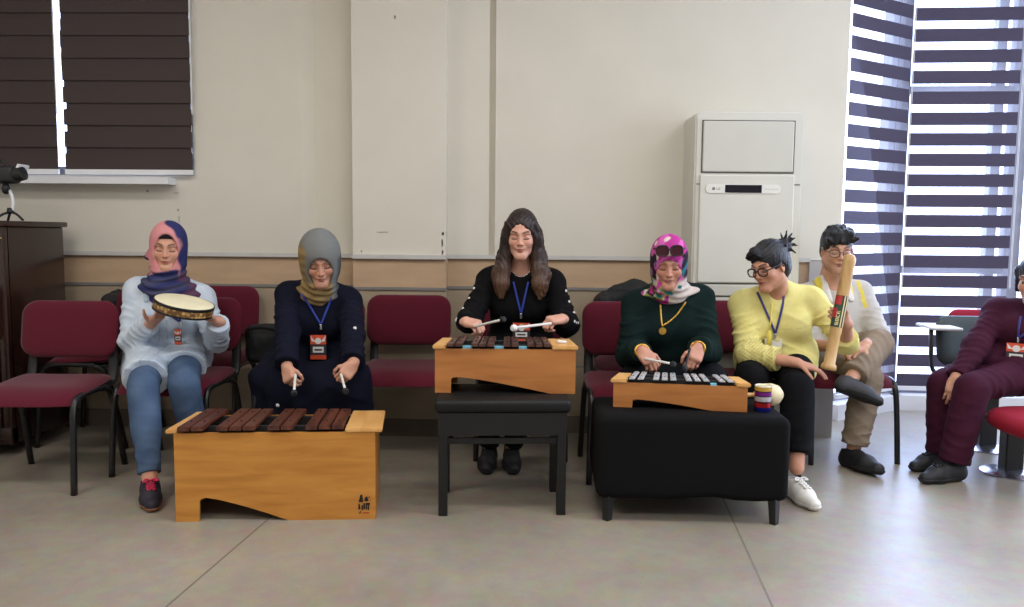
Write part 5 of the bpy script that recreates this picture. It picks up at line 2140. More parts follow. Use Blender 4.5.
# ================= 2: navy coat, grey scarf
P = Person('woman with grey headscarf and navy coat, head bent over the large floor xylophone',
           (X_(318, 4.20), 4.17, .53), at(319, 289, 3.98), 6, (at(320, 260, 3.89), 15, 25, 3), sw=.150, s=.95, hs=1.0, old=True, skin=(198, 146, 122))
P.set_arm(1, at(262, 376, 4.1), at(287, 368, 3.64), (.30, -.62, -.72), (.55, .55, -.45), (.6, -.4, .3), (58, 62, 40), (.5, 35))
P.set_arm(-1, at(374, 376, 4.1), at(353, 364, 3.64), (-.42, -.62, -.66), (-.55, .55, -.45), (-.6, -.4, .3), (58, 62, 40), (.5, 35))
P.set_leg(1, (X_(284, 3.76), 3.77, .47), (X_(288, 3.76), 3.77, .10))
P.set_leg(-1, (X_(350, 3.76), 3.77, .47), (X_(350, 3.76), 3.77, .10))
P.body(lip=(172, 106, 98), brow=(120, 96, 84), cheek=.6)
W2P = P
navy = solid((20, 22, 38), (15, 17, 31), .2, 10)
lo, hi = P.bounds(.14, legs=True)
F = Field([lo[0] - .1, lo[1] - .05, max(lo[2], .1)], [hi[0] + .05, hi[1], hi[2]], .0068)
P.torso(F, .018, k=.06, wide=.01)
for q in (1, -1):
    P.sleeve(F, q, .020, .95, (.010, .055, 1.2), flare=.008)
    h, kn, an = P.leg[q]
    F.cone(h, kn + V((0, .01, -.0)), .105, .072, .06, fold=(.007, .09, 1.2, q, .2, 1.3))
    F.cone(kn + V((0, .02, 0)), V((kn.x + q * -.03, kn.y + .03, .22)), .072, .09, .05)
F.cone(P.leg[1][1] + V((0, .06, .0)), P.leg[-1][1] + V((0, .06, 0)), .072, .072, .07)
F.cone(P.leg[1][1] + V((.02, .03, -.05)), P.leg[-1][1] + V((-.02, .03, -.05)), .085, .085, .06)
F.cone((P.leg[1][1] + P.leg[-1][1]) / 2 + V((0, .04, -.05)), (P.leg[1][1] + P.leg[-1][1]) / 2 + V((0, .06, -.25)), .10, .13, .06)
F.cone(P.hj[1] + P.T.r * .05, V((X_(262, 3.85), 3.86, .47)), .10, .055, .06)
F.cone(V((X_(262, 3.85), 3.86, .46)), V((X_(262, 3.85), 3.88, .25)), .055, .07, .05)
F.ripple(wrinkle(.0050, .9, 1.7))
coat = P.garment('coat', F, navy)
T, H = P.T, P.H
hc, hr, hf, hu = vec(H.c), vec(H.r), vec(H.f), vec(H.u)
def scarf2(W):
    x, y, z = (W - hc) @ hr, (W - hc) @ hf, (W - hc) @ hu
    grey, tan, dark = vec(lin((122, 124, 122))), vec(lin((146, 122, 82))), vec(lin((58, 60, 62)))
    n = .5 + .5 * np.sin(x * 700) * np.sin(z * 700)
    col = grey * (.86 + .14 * n)[:, None]
    wv = .02 * np.sin(z * 50)
    wt = np.clip((x - .050 + wv * .7) / .012, 0, 1) * np.clip((-y + .075) / .02, 0, 1) * np.clip((.10 - z) / .02, 0, 1)
    wt = np.maximum(wt, np.clip((-.098 - z + wv) / .01, 0, 1) * np.clip((x + .06) / .02, 0, 1))
    pat = .5 + .5 * np.sin(z * 140 + x * 60)
    col = col * (1 - wt)[:, None] + (tan * (.75 + .35 * pat)[:, None]) * wt[:, None]
    wd = np.clip((-x - .045 + wv) / .01, 0, 1) * np.clip((-y + .06) / .02, 0, 1) * np.clip((.04 - z) / .02, 0, 1)
    return col * (1 - .7 * wd)[:, None] + dark * (.7 * wd)[:, None]
headscarf(P, scarf2, open_c=(.0, .108, -.036), open_r=(.060, .086, .090), drape=(.07, .045, .04), drape_c=(0, .035, .0), neck_r=(.068, .078), amp=.0026, seed=2.2, fullness=.013)
nk = P.neck
lanyard(P, 'blue lanyard badge on the navy coat', nk + T.r * .068 + T.f * .06 + T.u * .0, nk - T.r * .072 + T.f * .06 + T.u * .0, (321, 325), (320, 346), (.078, .122), m=M_lany)
dots('button', P.root, P.root.location, [P.key + 'c'], [at(318.5, 297, 3.9), at(320, 306, 3.9)], -T.f, .006, M_gold)
dots('sleeve_button', P.root, P.root.location, [P.key + 'c'], [at(277.5, 328.5, 3.9), at(358.5, 326, 3.9), at(289, 397, 3.9)], (0.0, 1, 0), .009, M_bead)
shoe(P, 'shoe', P.leg[1][2], P.leg[1][2] + V((-.02, -.2, 0)), M_shoeb, M_soleb, .235)
shoe(P, 'shoe', P.leg[-1][2], P.leg[-1][2] + V((.02, -.2, 0)), M_shoeb, M_soleb, .235)
mallet('white-stick mallet in the hand of the navy coat nearer the drum player', at(295, 380, 3.55), at(294, 393, 3.42), M_wstick, M_rub, .0058, .014, 'mallets of the floor xylophone')
mallet('white-stick mallet in the hand of the navy coat nearer the free chair', at(342, 378, 3.55), at(345.5, 391, 3.42), M_wstick, M_rub, .0058, .014, 'mallets of the floor xylophone')

# ================= 3: long brown hair, black blouse
P = Person('woman with long brown hair in a black blouse playing the small xylophone on the stool',
           (X_(520, 4.24), 4.24, .54), at(521, 268, 4.10), -2, (at(521.5, 235, 4.03), -5, 11, 0), sw=.165, s=1.0, hs=.97, skin=(212, 160, 138))
P.set_arm(1, at(450, 372, 4.15), at(466, 322, 3.74), (.72, -.62, -.05), (.15, .25, -.9), (.5, -.5, .5), (60, 70, 45), (.45, 40))
P.set_arm(-1, at(584, 372, 4.15), at(562, 319, 3.74), (-.78, -.55, -.02), (-.15, .25, -.9), (-.5, -.5, .5), (60, 70, 45), (.45, 40))
P.set_leg(1, (-.09, 3.80, .52), (-.11, 3.98, .10))
P.set_leg(-1, (.14, 3.80, .52), (.005, 3.98, .10))
P.body(lip=(178, 96, 92), brow=(60, 42, 34))
W3P = P
blk = solid((17, 16, 18), (12, 11, 13), .2, 10)
P.trousers('trousers', blk, o=.014, hem=.97)
lo, hi = P.bounds(.13)
F = Field([lo[0], lo[1] - .08, lo[2] - .05], hi, .0065)
P.torso(F, .014, k=.06, wide=.008)
for q in (1, -1):
    P.sleeve(F, q, .013, .96, (.010, .06, 1.2), puff=.014, flare=.004)
    h, kn, an = P.leg[q]
    F.cone(h, h + (kn - h) * .4, .11, .10, .05)
F.ell(P.neck + P.T.f * .05 + P.T.u * .03, P.T.R, (.058, .075, .055), .01, 's')
F.ripple(wrinkle(.0042, .9, 3.1))
P.garment('blouse', F, blk)
T, H, s = P.T, P.H, P.hs
# hair
a = [H.p(x, y, z) for x in (-.2, .2) for y in (-.18, .16) for z in (-.38, .16)]
F = Field([min(p[i] for p in a) for i in range(3)], [max(p[i] for p in a) for i in range(3)], .0048)
F.ell(H.p(0, -.026, .034), H.R, (.080, .100, .097), .02)
F.ell(H.p(0, -.045, -.04), H.R, (.080, .068, .12), .04)
for q in (1, -1):
    pts = [H.p(q * .066, .022, .055), H.p(q * .075, .018, -.02), H.p(q * .077, .026, -.10), H.p(q * .086, .050, -.17), H.p(q * .094, .078, -.235), H.p(q * .096, .088, -.300)]
    rr = [.019, .023, .027, .032, .032, .013]
    for i in range(5):
        F.cone(pts[i], pts[i + 1], rr[i], rr[i + 1], .03, flat=(tuple(H.f), .75))
    pts = [H.p(q * .075, -.03, .0), H.p(q * .092, -.01, -.12), H.p(q * .115, .03, -.20), H.p(q * .112, .07, -.28)]
    for i in range(3):
        F.cone(pts[i], pts[i + 1], .032, .03 if i < 2 else .014, .03, flat=(tuple(H.f), .7))
F.ell(H.p(.006, .116, -.012), H.R, (.060, .082, .098), .012, 's')
F.ell(H.p(.0, .10, -.15), H.R, (.052, .11, .11), .02, 's')
cc, ru, fu, uu = vec(H.c), vec(H.r), vec(H.f), vec(H.u)
def strands(X, Y, Z):
    lx = (X - cc[0]) * ru[0] + (Y - cc[1]) * ru[1] + (Z - cc[2]) * ru[2]
    ly = (X - cc[0]) * fu[0] + (Y - cc[1]) * fu[1] + (Z - cc[2]) * fu[2]
    lz = (X - cc[0]) * uu[0] + (Y - cc[1]) * uu[1] + (Z - cc[2]) * uu[2]
    wv = .010 * np.sin(lz * 38 + lx * 10)
    return .0020 * (np.sin((np.abs(lx) + wv) * 330 + ly * 190) + .6 * np.sin((np.abs(lx) - wv) * 610 - ly * 330)) + .003 * np.exp(-(np.abs(lx - .008) / .004) ** 2) * (lz > .07)
F.ripple(strands)
def hair3(W):
    x, y, z = (W - cc) @ ru, (W - cc) @ fu, (W - cc) @ uu
    d, l = vec(lin((36, 23, 21))), vec(lin((104, 74, 54)))
    t = np.clip((-z - .06) / .22, 0, 1) ** 1.2
    st = .5 + .5 * np.sin(np.abs(x) * 520 + y * 240 + 2 * np.sin(z * 30))
    t = np.clip(t * (.65 + .5 * st) + .05 * st, 0, 1)
    return d * (1 - t)[:, None] + l * t[:, None]
P.garment('hair', F, hair3, M_hairm, key='h')
lanyard(P, 'blue lanyard badge on the black blouse behind the small xylophone', P.neck + T.r * .036 + T.f * .08 - T.u * .045, P.neck - T.r * .040 + T.f * .08 - T.u * .045, (521, 314), (521.5, 332), (.088, .10), keys=[P.key + 'c'], m=M_lany)
for q in (1, -1):
    S, E, W = P.arm[q]
    out = P.T.r * q
    pl_ = [S + (E - S) * t + out * .0 for t in (.25, .5, .75, .98)] + [E + (W - E) * t for t in (.25, .5)]
    dots('bead', P.root, P.root.location, [P.key + 'c'], pl_, -(out * .8 + V((0, -.75, .15))), .0075, M_bead)
# necklace
pts = []
for i in range(13):
    t = i / 12 * 2 - 1
    p = P.neck + T.r * (t * .052) + T.f * .2 + T.u * (-.028 - .028 * (1 - t * t) + .03)
    h = cast([P.key + 'b', P.key + 'c'], p + T.f * .3, -T.f, .002, 1.0)
    if h is not None:
        pts.append(h)
bm = bmesh.new(); tube(bm, [p - P.root.location for p in pts], .0028, 6)
obj('necklace', bm, M_chrome, P.root, True)
for q, px in ((1, 491), (-1, 511)):
    shoe(P, 'boot', P.leg[q][2], P.leg[q][2] + V((q * -.01, -.2, 0)), M_shoeb, M_soleb, .245, hi=True, width=1.1)
mallet('black-headed mallet of the long-haired woman, held clear of her badge', at(481, 325, 3.64), at(503, 319.5, 3.50), M_wstick, M_rub, .006, .0135, 'mallets of the small xylophone')
mallet('mallet in front of the badge of the long-haired woman, white-ringed head', at(542, 324.5, 3.62), at(514, 328, 3.50), M_wstick, M_bead, .006, .0155, 'mallets of the small xylophone')
bm = bmesh.new()
tube(bm, [V((.018 * math.cos(a), .018 * math.sin(a), 0)) for a in [2 * PI * k / 20 for k in range(21)]], .005, 8, cap=False)
o = obj('tape_ring', bm, M_card_w, None, True)
ex = at(555, 345, 3.45)
o.location = (Wx2 / 2 + MX2.translation.x - .055, 3.47, SH + .001 + .19 + .016 + .0055)
tag(o, 'small white ring lying on the end plate of the small xylophone', 'ring')

# ================= 4: green sweater, magenta scarf
P = Person('elderly woman with a magenta patterned headscarf and dark green sweater at the glockenspiel',
           (X_(668, 4.02), 4.04, .53), at(669, 291, 3.86), 0, (at(669, 263, 3.77), -10, 18, 1), sw=.158, s=.98, hs=.96, old=True, skin=(196, 142, 120))
P.set_arm(1, at(614, 395, 4.0), at(642, 351, 3.60), (.42, -.66, -.55), (.25, .5, -.75), (.6, -.4, .3), (50, 55, 35), (.5, 30))
P.set_arm(-1, at(722, 395, 4.0), at(698, 348, 3.60), (-.35, -.66, -.60), (-.25, .5, -.75), (-.6, -.4, .3), (45, 50, 35), (.5, 30))
P.set_leg(1, (P.hip.x - .19, 3.76, .48), (P.hip.x - .15, 3.78, .10))
P.set_leg(-1, (P.hip.x + .15, 3.76, .48), (P.hip.x + .14, 3.78, .10))
P.body(lip=(170, 110, 104), brow=(130, 100, 90), cheek=.6)
W4P = P
grn = solid((19, 37, 35), (14, 30, 29), .2, 10)
lo, hi = P.bounds(.14)
F = Field([lo[0], lo[1] - .02, lo[2]], hi, .0065)
P.torso(F, .020, k=.07, wide=.018, belly=.02)
for q in (1, -1):
    P.sleeve(F, q, .020, .95, (.010, .06, 1.2), puff=.010, flare=.004)
F.ripple(wrinkle(.0045, .9, 4.4))
P.garment('sweater', F, grn)
F = Field([P.hip.x - .42, 3.60, .10], [P.hip.x + .40, 4.28, .74], .0075)
F.ell(P.T.p(0, -.02, 0), P.T.R, (.20, .14, .12), .05)
for q in (1, -1):
    h, kn, an = P.leg[q]
    F.cone(h, kn, .11, .078, .06, fold=(.006, .09, 1.2, q, .2, 1.3))
    F.cone(kn, an + V((0, .02, .10)), .078, .10, .05)
F.cone(P.leg[1][1] + V((.02, .08, -.02)), P.leg[-1][1] + V((-.02, .08, -.02)), .075, .075, .08)
P.garment('skirt', F, solid((24, 26, 30), (20, 22, 26), 0, 8), key='t')
T, H = P.T, P.H
h4c, h4r, h4f, h4u = vec(H.c), vec(H.r), vec(H.f), vec(H.u)
def scarf4(W):
    x, y, z = (W - h4c) @ h4r, (W - h4c) @ h4f, (W - h4c) @ h4u
    mag, hot, wht, teal, grn_, blk_ = [vec(lin(c)) for c in ((176, 56, 136), (206, 96, 172), (214, 200, 190), (40, 110, 118), (150, 150, 60), (44, 34, 44))]
    n1 = np.sin(x * 62 + 1.2 * np.sin(z * 50)) * np.sin(z * 55 + y * 40 + 1) + .5 * np.sin(x * 130 + z * 90)
    n2 = np.sin(x * 45 - y * 52 + 2) * np.sin(z * 66 - x * 30)
    def mx(c, w, d):
        w = np.clip(w, 0, 1)[:, None]
        return c * (1 - w) + d * w
    col = np.tile(mag, (len(W), 1))
    col = mx(col, (n1 - .1) * 4, hot)
    col = mx(col, (n2 - .62) * 7, wht)
    side = (np.abs(x) > .058)
    low = np.clip((-.055 - z) / .02, 0, 1)
    col = mx(col, side * np.clip((n2 + .5) * 5, 0, 1) * (z < .06) * (y < .06), blk_)
    col = mx(col, side * np.clip((n1 - .35) * 6, 0, 1) * (z < .03), teal)
    col = mx(col, low * np.clip((x < .0) * 1.0 + (n1 > .5), 0, 1), wht * .92)
    col = mx(col, low * (x > .0) * np.clip((n2 - .1) * 6, 0, 1), grn_)
    col = mx(col, low * np.clip((n2 - .55) * 8, 0, 1), teal)
    return col
def ext4(F):
    F.cone(P.neck + T.f * .055 + T.u * .014, P.neck - T.r * .125 + T.f * .02 + T.u * (.010), .038, .016, .03, flat=(tuple(T.u), .6))
    F.cone(P.neck + T.f * .055 + T.u * .014, P.neck + T.r * .115 + T.f * .02 + T.u * (.012), .038, .018, .03, flat=(tuple(T.u), .6))
headscarf(P, scarf4, open_c=(.0, .108, -.034), open_r=(.059, .084, .082), drape=(.075, .045, .032), drape_c=(0, .035, .022), neck_r=(.070, .075), extra=ext4, amp=.0022, seed=3.3, fullness=.003)
for o in P.root.children:
    if o.name.startswith('headscarf'):
        o['label'] = 'magenta, white and teal patterned headscarf'
# sunglasses pushed up on the scarf
M_tint = mat('tinted_lens', (62, 22, 34), 0.12, 0.05, 30)
M_fr_brown = mat('sunglass_frame', (44, 22, 26), 0.25, 0.05, 40)
Hs = Frame(H.p(0, -.003, .066), math.degrees(math.atan2(H.f.x, -H.f.y)), 2, 1)
sg = thing('sunglasses', 'brown tinted sunglasses pushed up on the magenta headscarf', 'sunglasses', H.p(0, .095, .066))
glasses(P, M_fr_brown, M_tint, (.029, .025), .0034, .0, yf=.106, parent=sg, org=sg.location, Hx=Hs)
# gold chain with round pendant
nk = P.neck
def chain(P, name, left, right, low, m, keys, rad=.0035, links=True):
    pts = []
    for a, b_ in ((left, low), (low, right)):
        for i in range(15 if a is left else 16):
            t = i / 15
            p = V(a) + (V(b_) - V(a)) * t + V((0, 0, -.018 * math.sin(PI * t)))
            fh = V((P.T.f.x, P.T.f.y, 0)).normalized()
            h = cast(keys, p + fh * .5, -fh, .003, 1.0)
            pts.append(h if h is not None else p)
    bm = bmesh.new()
    n = len(pts)
    rs = [rad * (1.0 + .45 * (i % 2)) for i in range(n)]
    tube(bm, [p - P.root.location for p in pts], rs, 8)
    return obj(name, bm, m, P.root, True), pts
ch, pts = chain(P, 'necklace', nk + T.r * .056 + T.f * .08 - T.u * .02, nk - T.r * .066 + T.f * .08 - T.u * .02, pick([P.key + 'c'], 662, 326), M_gold, [P.key + 'c', P.key + 's'])
low = pick([P.key + 'c'], 662.5, 331, .006)
bm = bmesh.new()
lathe(bm, [(.001, -.004), (.014, -.004), (.0175, -.001), (.0175, .003), (.001, .004)], 24, Matrix.Translation(low - P.root.location) @ Matrix.Rotation(math.radians(90), 4, 'X'))
obj('pendant', bm, M_gold, ch, angle=40)
for q in (1, -1):
    S, E, W = P.arm[q]
    e = (W - E).normalized()
    u_ = e.cross(V((0, 0, 1))).normalized(); v_ = e.cross(u_)
    c = W - e * .006
    bm = bmesh.new()
    for k in range(3):
        cc_ = c + e * (k * .008 - .004)
        tube(bm, [cc_ + u_ * (.032 * math.cos(2 * PI * i / 24)) + v_ * (.029 * math.sin(2 * PI * i / 24)) - P.root.location for i in range(25)], .0046, 6, cap=False)
    obj('bracelet', bm, M_gold, P.root, True)
shoe(P, 'shoe', P.leg[1][2], P.leg[1][2] + V((0, -.2, 0)), M_shoeb, M_soleb, .22)
shoe(P, 'shoe', P.leg[-1][2], P.leg[-1][2] + V((0, -.2, 0)), M_shoeb, M_soleb, .22)
mallet('short white mallet in the green-sleeved hand, pointing along the glockenspiel bars', at(655, 360.5, 3.50), at(673, 364, 3.42), M_wstick, M_rub, .0055, .0125, 'mallets of the glockenspiel')
mallet('black mallet held pointing down in the other green-sleeved hand', at(688, 356, 3.50), at(685, 368, 3.42), M_rub, M_rub, .005, .0125, 'mallets of the glockenspiel')

# ================= 5: yellow blouse, rainstick
P = Person('woman with glasses in a yellow blouse, looking down aside, holding a bamboo rainstick upright',
           (X_(775, 4.10), 4.08, .54), at(777, 292, 3.93), -8, (at(769, 266, 3.86), -55, 18, 6), sw=.168, s=1.0, hs=.95, skin=(198, 144, 118))
P.set_arm(1, at(712, 385, 3.9), at(797, 363, 3.70), (.88, -.25, -.22), (.1, .1, -.98), (.1, -.9, 0), (10, 22, 12), (.7, 10))
P.set_arm(-1, at(872, 385, 3.95), at(846, 323, 3.70), (-.78, -.06, .62), (-.2, -.97, -.1), (-.4, -.3, .6), (22, 50, 45), (.5, 35))
P.set_leg(1, (X_(752, 3.72), 3.73, .50), (X_(756, 3.75), 3.76, .10))
P.set_leg(-1, at(797, 389, 3.64), at(796.5, 468, 3.50))
P.body(lip=(168, 72, 76), brow=(50, 38, 34))
W5P = P
P.trousers('trousers', solid((14, 14, 17), (10, 10, 13), 0, 9), o=.018, hem=.82, fat=.008, flare=.006)
yel = solid((226, 216, 142), (214, 202, 124), .3, 12)
lo, hi = P.bounds(.13)
F = Field([lo[0], lo[1] - .02, lo[2] - .02], hi, .0062)
P.torso(F, .016, k=.06, wide=.012, belly=.02)
P.sleeve(F, 1, .017, .62, (.010, .045, 1.4), flare=.014, puff=.010)
P.sleeve(F, -1, .015, .30, (.010, .05, 1.3), flare=.016, puff=.006)
for q in (1, -1):
    h, kn, an = P.leg[q]
    F.cone(h + V((0, 0, .02)), h + (kn - h) * .3, .12, .11, .05)
F.ell(P.neck + P.T.f * .06 + P.T.u * .035, P.T.R, (.05, .07, .052), .01, 's')
F.cone(P.neck + P.T.f * .12 + P.T.u * .02, P.neck + P.T.f * .125 - P.T.u * .075, .026, .008, .006, 's')
F.ripple(wrinkle(.0048, 1.1, 5.2))
T, H = P.T, P.H
tc5, tu5, tr5, tf5 = vec(T.c), vec(T.u), vec(T.r), vec(T.f)
E5 = vec(P.arm[1][1]); W5w = vec(P.arm[1][2])
def yelcol(W):
    c = yel(W)
    z, x = (W - tc5) @ tu5, (W - tc5) @ tr5
    y = (W - tc5) @ tf5
    ln = (np.abs(z - .66 * P.L) < .0022) & (y > .03) & (np.abs(x) < .15)
    c[ln] *= .86
    # eyelet lace along the lower sleeve
    e = (W5w - E5); L2 = e @ e
    t = (W - E5) @ e / L2
    d = np.linalg.norm(W - E5 - np.clip(t, 0, 1)[:, None] * e, axis=1)
    lace = (t > -.08) & (t < .7) & (d < .085)
    pat = (np.sin(W[:, 0] * 330) * np.sin(W[:, 2] * 330 + W[:, 1] * 160)) > .25
    c[lace & pat] *= vec((.66, .62, .6))
    return c
P.garment('blouse', F, yelcol)
# tassel ties of the neckline
a_ = pick([P.key + 'c'], 772, 303, .004)
bm = bmesh.new()
end = pick([P.key + 'c'], 769.5, 330, .006)
mid = [a_ + (end - a_) * t for t in (0, .25, .5, .75, 1)]
mid = [(cast([P.key + 'c'], m_ + V((0, -.4, 0)), V((0, 1, 0)), .006) or m_) for m_ in mid]
tube(bm, [m_ - P.root.location for m_ in mid], .0035, 6)
lathe(bm, [(.004, .0), (.008, -.008), (.009, -.02), (.013, -.07), (.002, -.072)], 12, Matrix.Translation(mid[-1] + T.f * .004 - P.root.location))
obj('tassel_tie', bm, mat('tassel_yellow', (226, 208, 96), .8, .1, 60), P.root, True)
# hair pulled back with a headband-smooth crown, spiky bun
H, s = P.H, P.hs
a = [H.p(x, y, z) for x in (-.16, .2) for y in (-.24, .14) for z in (-.14, .22)]
F = Field([min(p[i] for p in a) for i in range(3)], [max(p[i] for p in a) for i in range(3)], .0045)
F.ell(H.p(0, -.024, .034), H.R, (.082, .100, .094), .02)
F.ell(H.p(0, -.05, -.02), H.R, (.074, .062, .075), .03)
F.cone(H.p(.02, .058, .092), H.p(.058, .060, .068), .022, .013, .03)
F.cone(H.p(.0, .07, .088), H.p(-.03, .083, .075), .016, .008, .02)
F.ell(H.p(0, .112, -.028), H.R, (.071, .086, .086), .010, 's')
for q in (1, -1):
    F.ell(H.p(q * .085, .005, -.03), H.R, (.028, .034, .040), .008, 's')
bunc = H.p(-.035, -.105, .072)
F.ell(bunc, None, (.034, .034, .034), .015)
rnd = random.Random(5)
for i in range(15):
    dd = V((rnd.uniform(-.3, 1.0), rnd.uniform(-.7, .6), rnd.uniform(-.5, 1.0))).normalized()
    L_ = rnd.uniform(.045, .078)
    F.cone(bunc + dd * .02, bunc + dd * L_, .010, .0035, .006)
cc, ru, fu, uu = vec(H.c), vec(H.r), vec(H.f), vec(H.u)
def strands5(X, Y, Z):
    lx = (X - cc[0]) * ru[0] + (Y - cc[1]) * ru[1] + (Z - cc[2]) * ru[2]
    ly = (X - cc[0]) * fu[0] + (Y - cc[1]) * fu[1] + (Z - cc[2]) * fu[2]
    lz = (X - cc[0]) * uu[0] + (Y - cc[1]) * uu[1] + (Z - cc[2]) * uu[2]
    return .0012 * (np.sin(lz * 380 + lx * 120 + 3 * np.sin(ly * 25)) + .6 * np.sin(lz * 620 - lx * 260))
F.ripple(strands5)
P.garment('hair', F, solid((30, 30, 36), (20, 20, 25), 0, 10), M_hairm, key='h')
glasses(P, M_fr_black, M_lens, (.0265, .0205), .0034, -.003, yf=.098)
# tie around the dark crown: a folded bandana edge
lanyard(P, 'navy lanyard hanging in a loop on the yellow blouse, badge turned away', pick([P.key + 'c'], 757, 292), pick([P.key + 'c'], 785, 289), (775, 334), (775, 345), keys=[P.key + 'c'], m=M_lany_dark, card=False)
nb = bpy.data.objects['name_badge']
last = [o for o in bpy.data.objects if o.name.startswith('name_badge')][-1]
cp = pick([P.key + 'c'], 773, 345, .012)
bm = bmesh.new()
box(bm, cp - last.location + V((-.042, -.003, -.03)), cp - last.location + V((.042, .0, .032)), .001)
obj('card_back', bm, M_card_w, last)
shoe(P, 'sneaker', at(796, 470, 3.50), on_floor(815, 511), M_shoew, M_solew, .25, lace=M_whitelace, label='white lace-up sneaker')
shoe(P, 'sneaker', P.leg[1][2], P.leg[1][2] + V((0, -.2, 0)), M_shoew, M_solew, .25, lace=M_whitelace)

# rainstick
ra, rb = at(828, 370, 3.60), at(850.5, 254, 3.64)
stick = thing('rainstick', 'bamboo rainstick with a green, red and black printed band held upright', 'rainstick', ra)
dv = rb - ra
L = dv.length
qs = dv.to_track_quat('Z', 'Y').to_matrix().to_4x4()
M_bam = wood('bamboo', (172, 132, 80), (202, 164, 108), (10, 10, .8), .4, 3.0)
bm = bmesh.new()
rr = .0255
prof = [(.02, 0.0), (rr + .006, .002), (rr + .009, .012), (rr + .007, .024), (rr, .032), (rr - .001, L * .3), (rr + .0015, L * .33), (rr, L * .36), (rr + .001, L * .6), (rr + .002, L * .66), (rr + .001, L * .90), (rr + .003, L * .93), (rr + .002, L * .965), (rr - .006, L * .99), (.008, L)]
lathe(bm, prof, 32, qs)
obj('bamboo_tube', bm, M_bam, stick, True)
def sleeve_ring(name, t0, t1, dr, m):
    bm = bmesh.new()
    lathe(bm, [(rr - .002, L * t0), (rr + dr, L * t0 + .0005), (rr + dr, L * t1 - .0005), (rr - .002, L * t1)], 32, qs)
    return obj(name, bm, m, stick, angle=50)
M_dkg = mat('print_dark_green', (36, 66, 52), .45, .15, 40)
bandp = sleeve_ring('printed_band', .37, .64, .0022, M_dkg)
M_prr = mat('print_band_red', (176, 44, 44), .45, .1, 40)
M_prc = mat('print_cream', (226, 206, 150), .45, .05, 40)
M_prk = mat('print_band_black', (26, 24, 24), .45, .05, 40)
def on_tube(th, z, r=.0032):
    return qs @ V(((rr + r) * math.cos(th), (rr + r) * math.sin(th), z))
# which way round faces the camera
qi = qs.inverted()
cl = qi @ (-(ra + rb) / 2 + CAM)
th0 = math.atan2(cl.y, cl.x)
# in the picture, +th runs to
sgn = 1 if (on_tube(th0 + .5, 0) - on_tube(th0, 0)).x > 0 else -1
def patch(name, a0, a1, z0, z1, m, r=.0030):
    """a printed field on the tube: angles measured to the right of the side facing the room"""
    bm = bmesh.new()
    n = 8
    g = [[bm.verts.new(on_tube(th0 + sgn * (a0 + (a1 - a0) * i / n), L * (z0 + (z1 - z0) * j), r)) for j in (0, 1)] for i in range(n + 1)]
    for i in range(n):
        bm.faces.new((g[i][0], g[i + 1][0], g[i + 1][1], g[i][1]))
    return obj(name, bm, m, bandp)
patch('cream_stripe', .42, .62, .372, .638, M_prc)
patch('cream_stripe', .92, 1.12, .372, .638, M_prc)
patch('black_stripe', .62, .92, .372, .638, M_prk, .0028)
patch('red_field', -1.3, .1, .56, .635, M_prr)
patch('red_field', -1.3, -.3, .45, .53, M_prr)
# block letters running along the band
glyphs = {'S': ['111', '100', '111', '001', '111'], 'O': ['111', '101', '101', '101', '111'], 'C': ['111', '100', '100', '100', '111'], 'R': ['110', '101', '110', '101', '101']}
bm = bmesh.new()
for k, chh in enumerate('SOCR'):
    zb_ = .385 + k * .032
    for r_, row in enumerate(glyphs[chh]):
        for c_, bit in enumerate(row):
            if bit == '1':
                a0 = -.35 + r_ * .10
                z0 = zb_ + c_ * .0085
                g = [bm.verts.new(on_tube(th0 + sgn * a, L * z, .0036)) for a, z in ((a0, z0), (a0 + .10, z0), (a0 + .10, z0 + .0085), (a0, z0 + .0085))]
                bm.faces.new(g)
lt = obj('lettering', bm, M_prc, bandp)

# ================= 6: man in white shirt
P = Person('man with black hair in a white shirt with yellow trim, ankle crossed over his knee',
           (X_(832, 4.40), 4.38, .54), at(831, 285, 4.38), 2, (at(837, 250.5, 4.30), -8, 8, 0), sw=.168, s=1.02, male=True, hs=1.0, skin=(196, 146, 120))
P.set_arm(1, at(785, 365, 4.45), at(838, 346, 4.06), (.85, -.4, -.25), (.0, .2, -.95), (.1, -.9, .2), (25, 35, 20), (.6, 20))
P.set_arm(-1, at(905, 362, 4.4), at(866, 345, 4.04), (-.85, -.35, -.25), (.0, .2, -.95), (-.1, -.9, .2), (25, 35, 20), (.6, 20))
P.set_leg(1, at(868, 377, 4.02), at(853, 452, 4.00))
P.set_leg(-1, at(879, 343, 4.13), at(851, 379, 3.93))
P.body(lip=(170, 104, 96), brow=(36, 30, 28), stub=.25, neckr=.058)
W6P = P
kh = solid((146, 130, 112), (128, 112, 96), .4, 10)
P.trousers('trousers', kh, o=.015, hem=.90, flare=.014, fold=(.011, .075, 1.3))
lo, hi = P.bounds(.13)
F = Field([lo[0], lo[1] - .02, lo[2]], hi, .0065)
P.torso(F, .018, bust=False, k=.06, wide=.008, belly=.015)
for q in (1, -1):
    P.sleeve(F, q, .022, .12, (.007, .06, 1.2), flare=.016, puff=.008)
    h, kn, an = P.leg[q]
    F.cone(h + V((0, 0, .02)), h + (kn - h) * .2, .115, .11, .05)
F.ell(P.neck + P.T.f * .06 + P.T.u * .03, P.T.R, (.055, .075, .055), .01, 's')
F.ripple(wrinkle(.0045, 1.0, 6.6))
T, H = P.T, P.H
t6c, t6r, t6f, t6u = vec(T.c), vec(T.r), vec(T.f), vec(T.u)
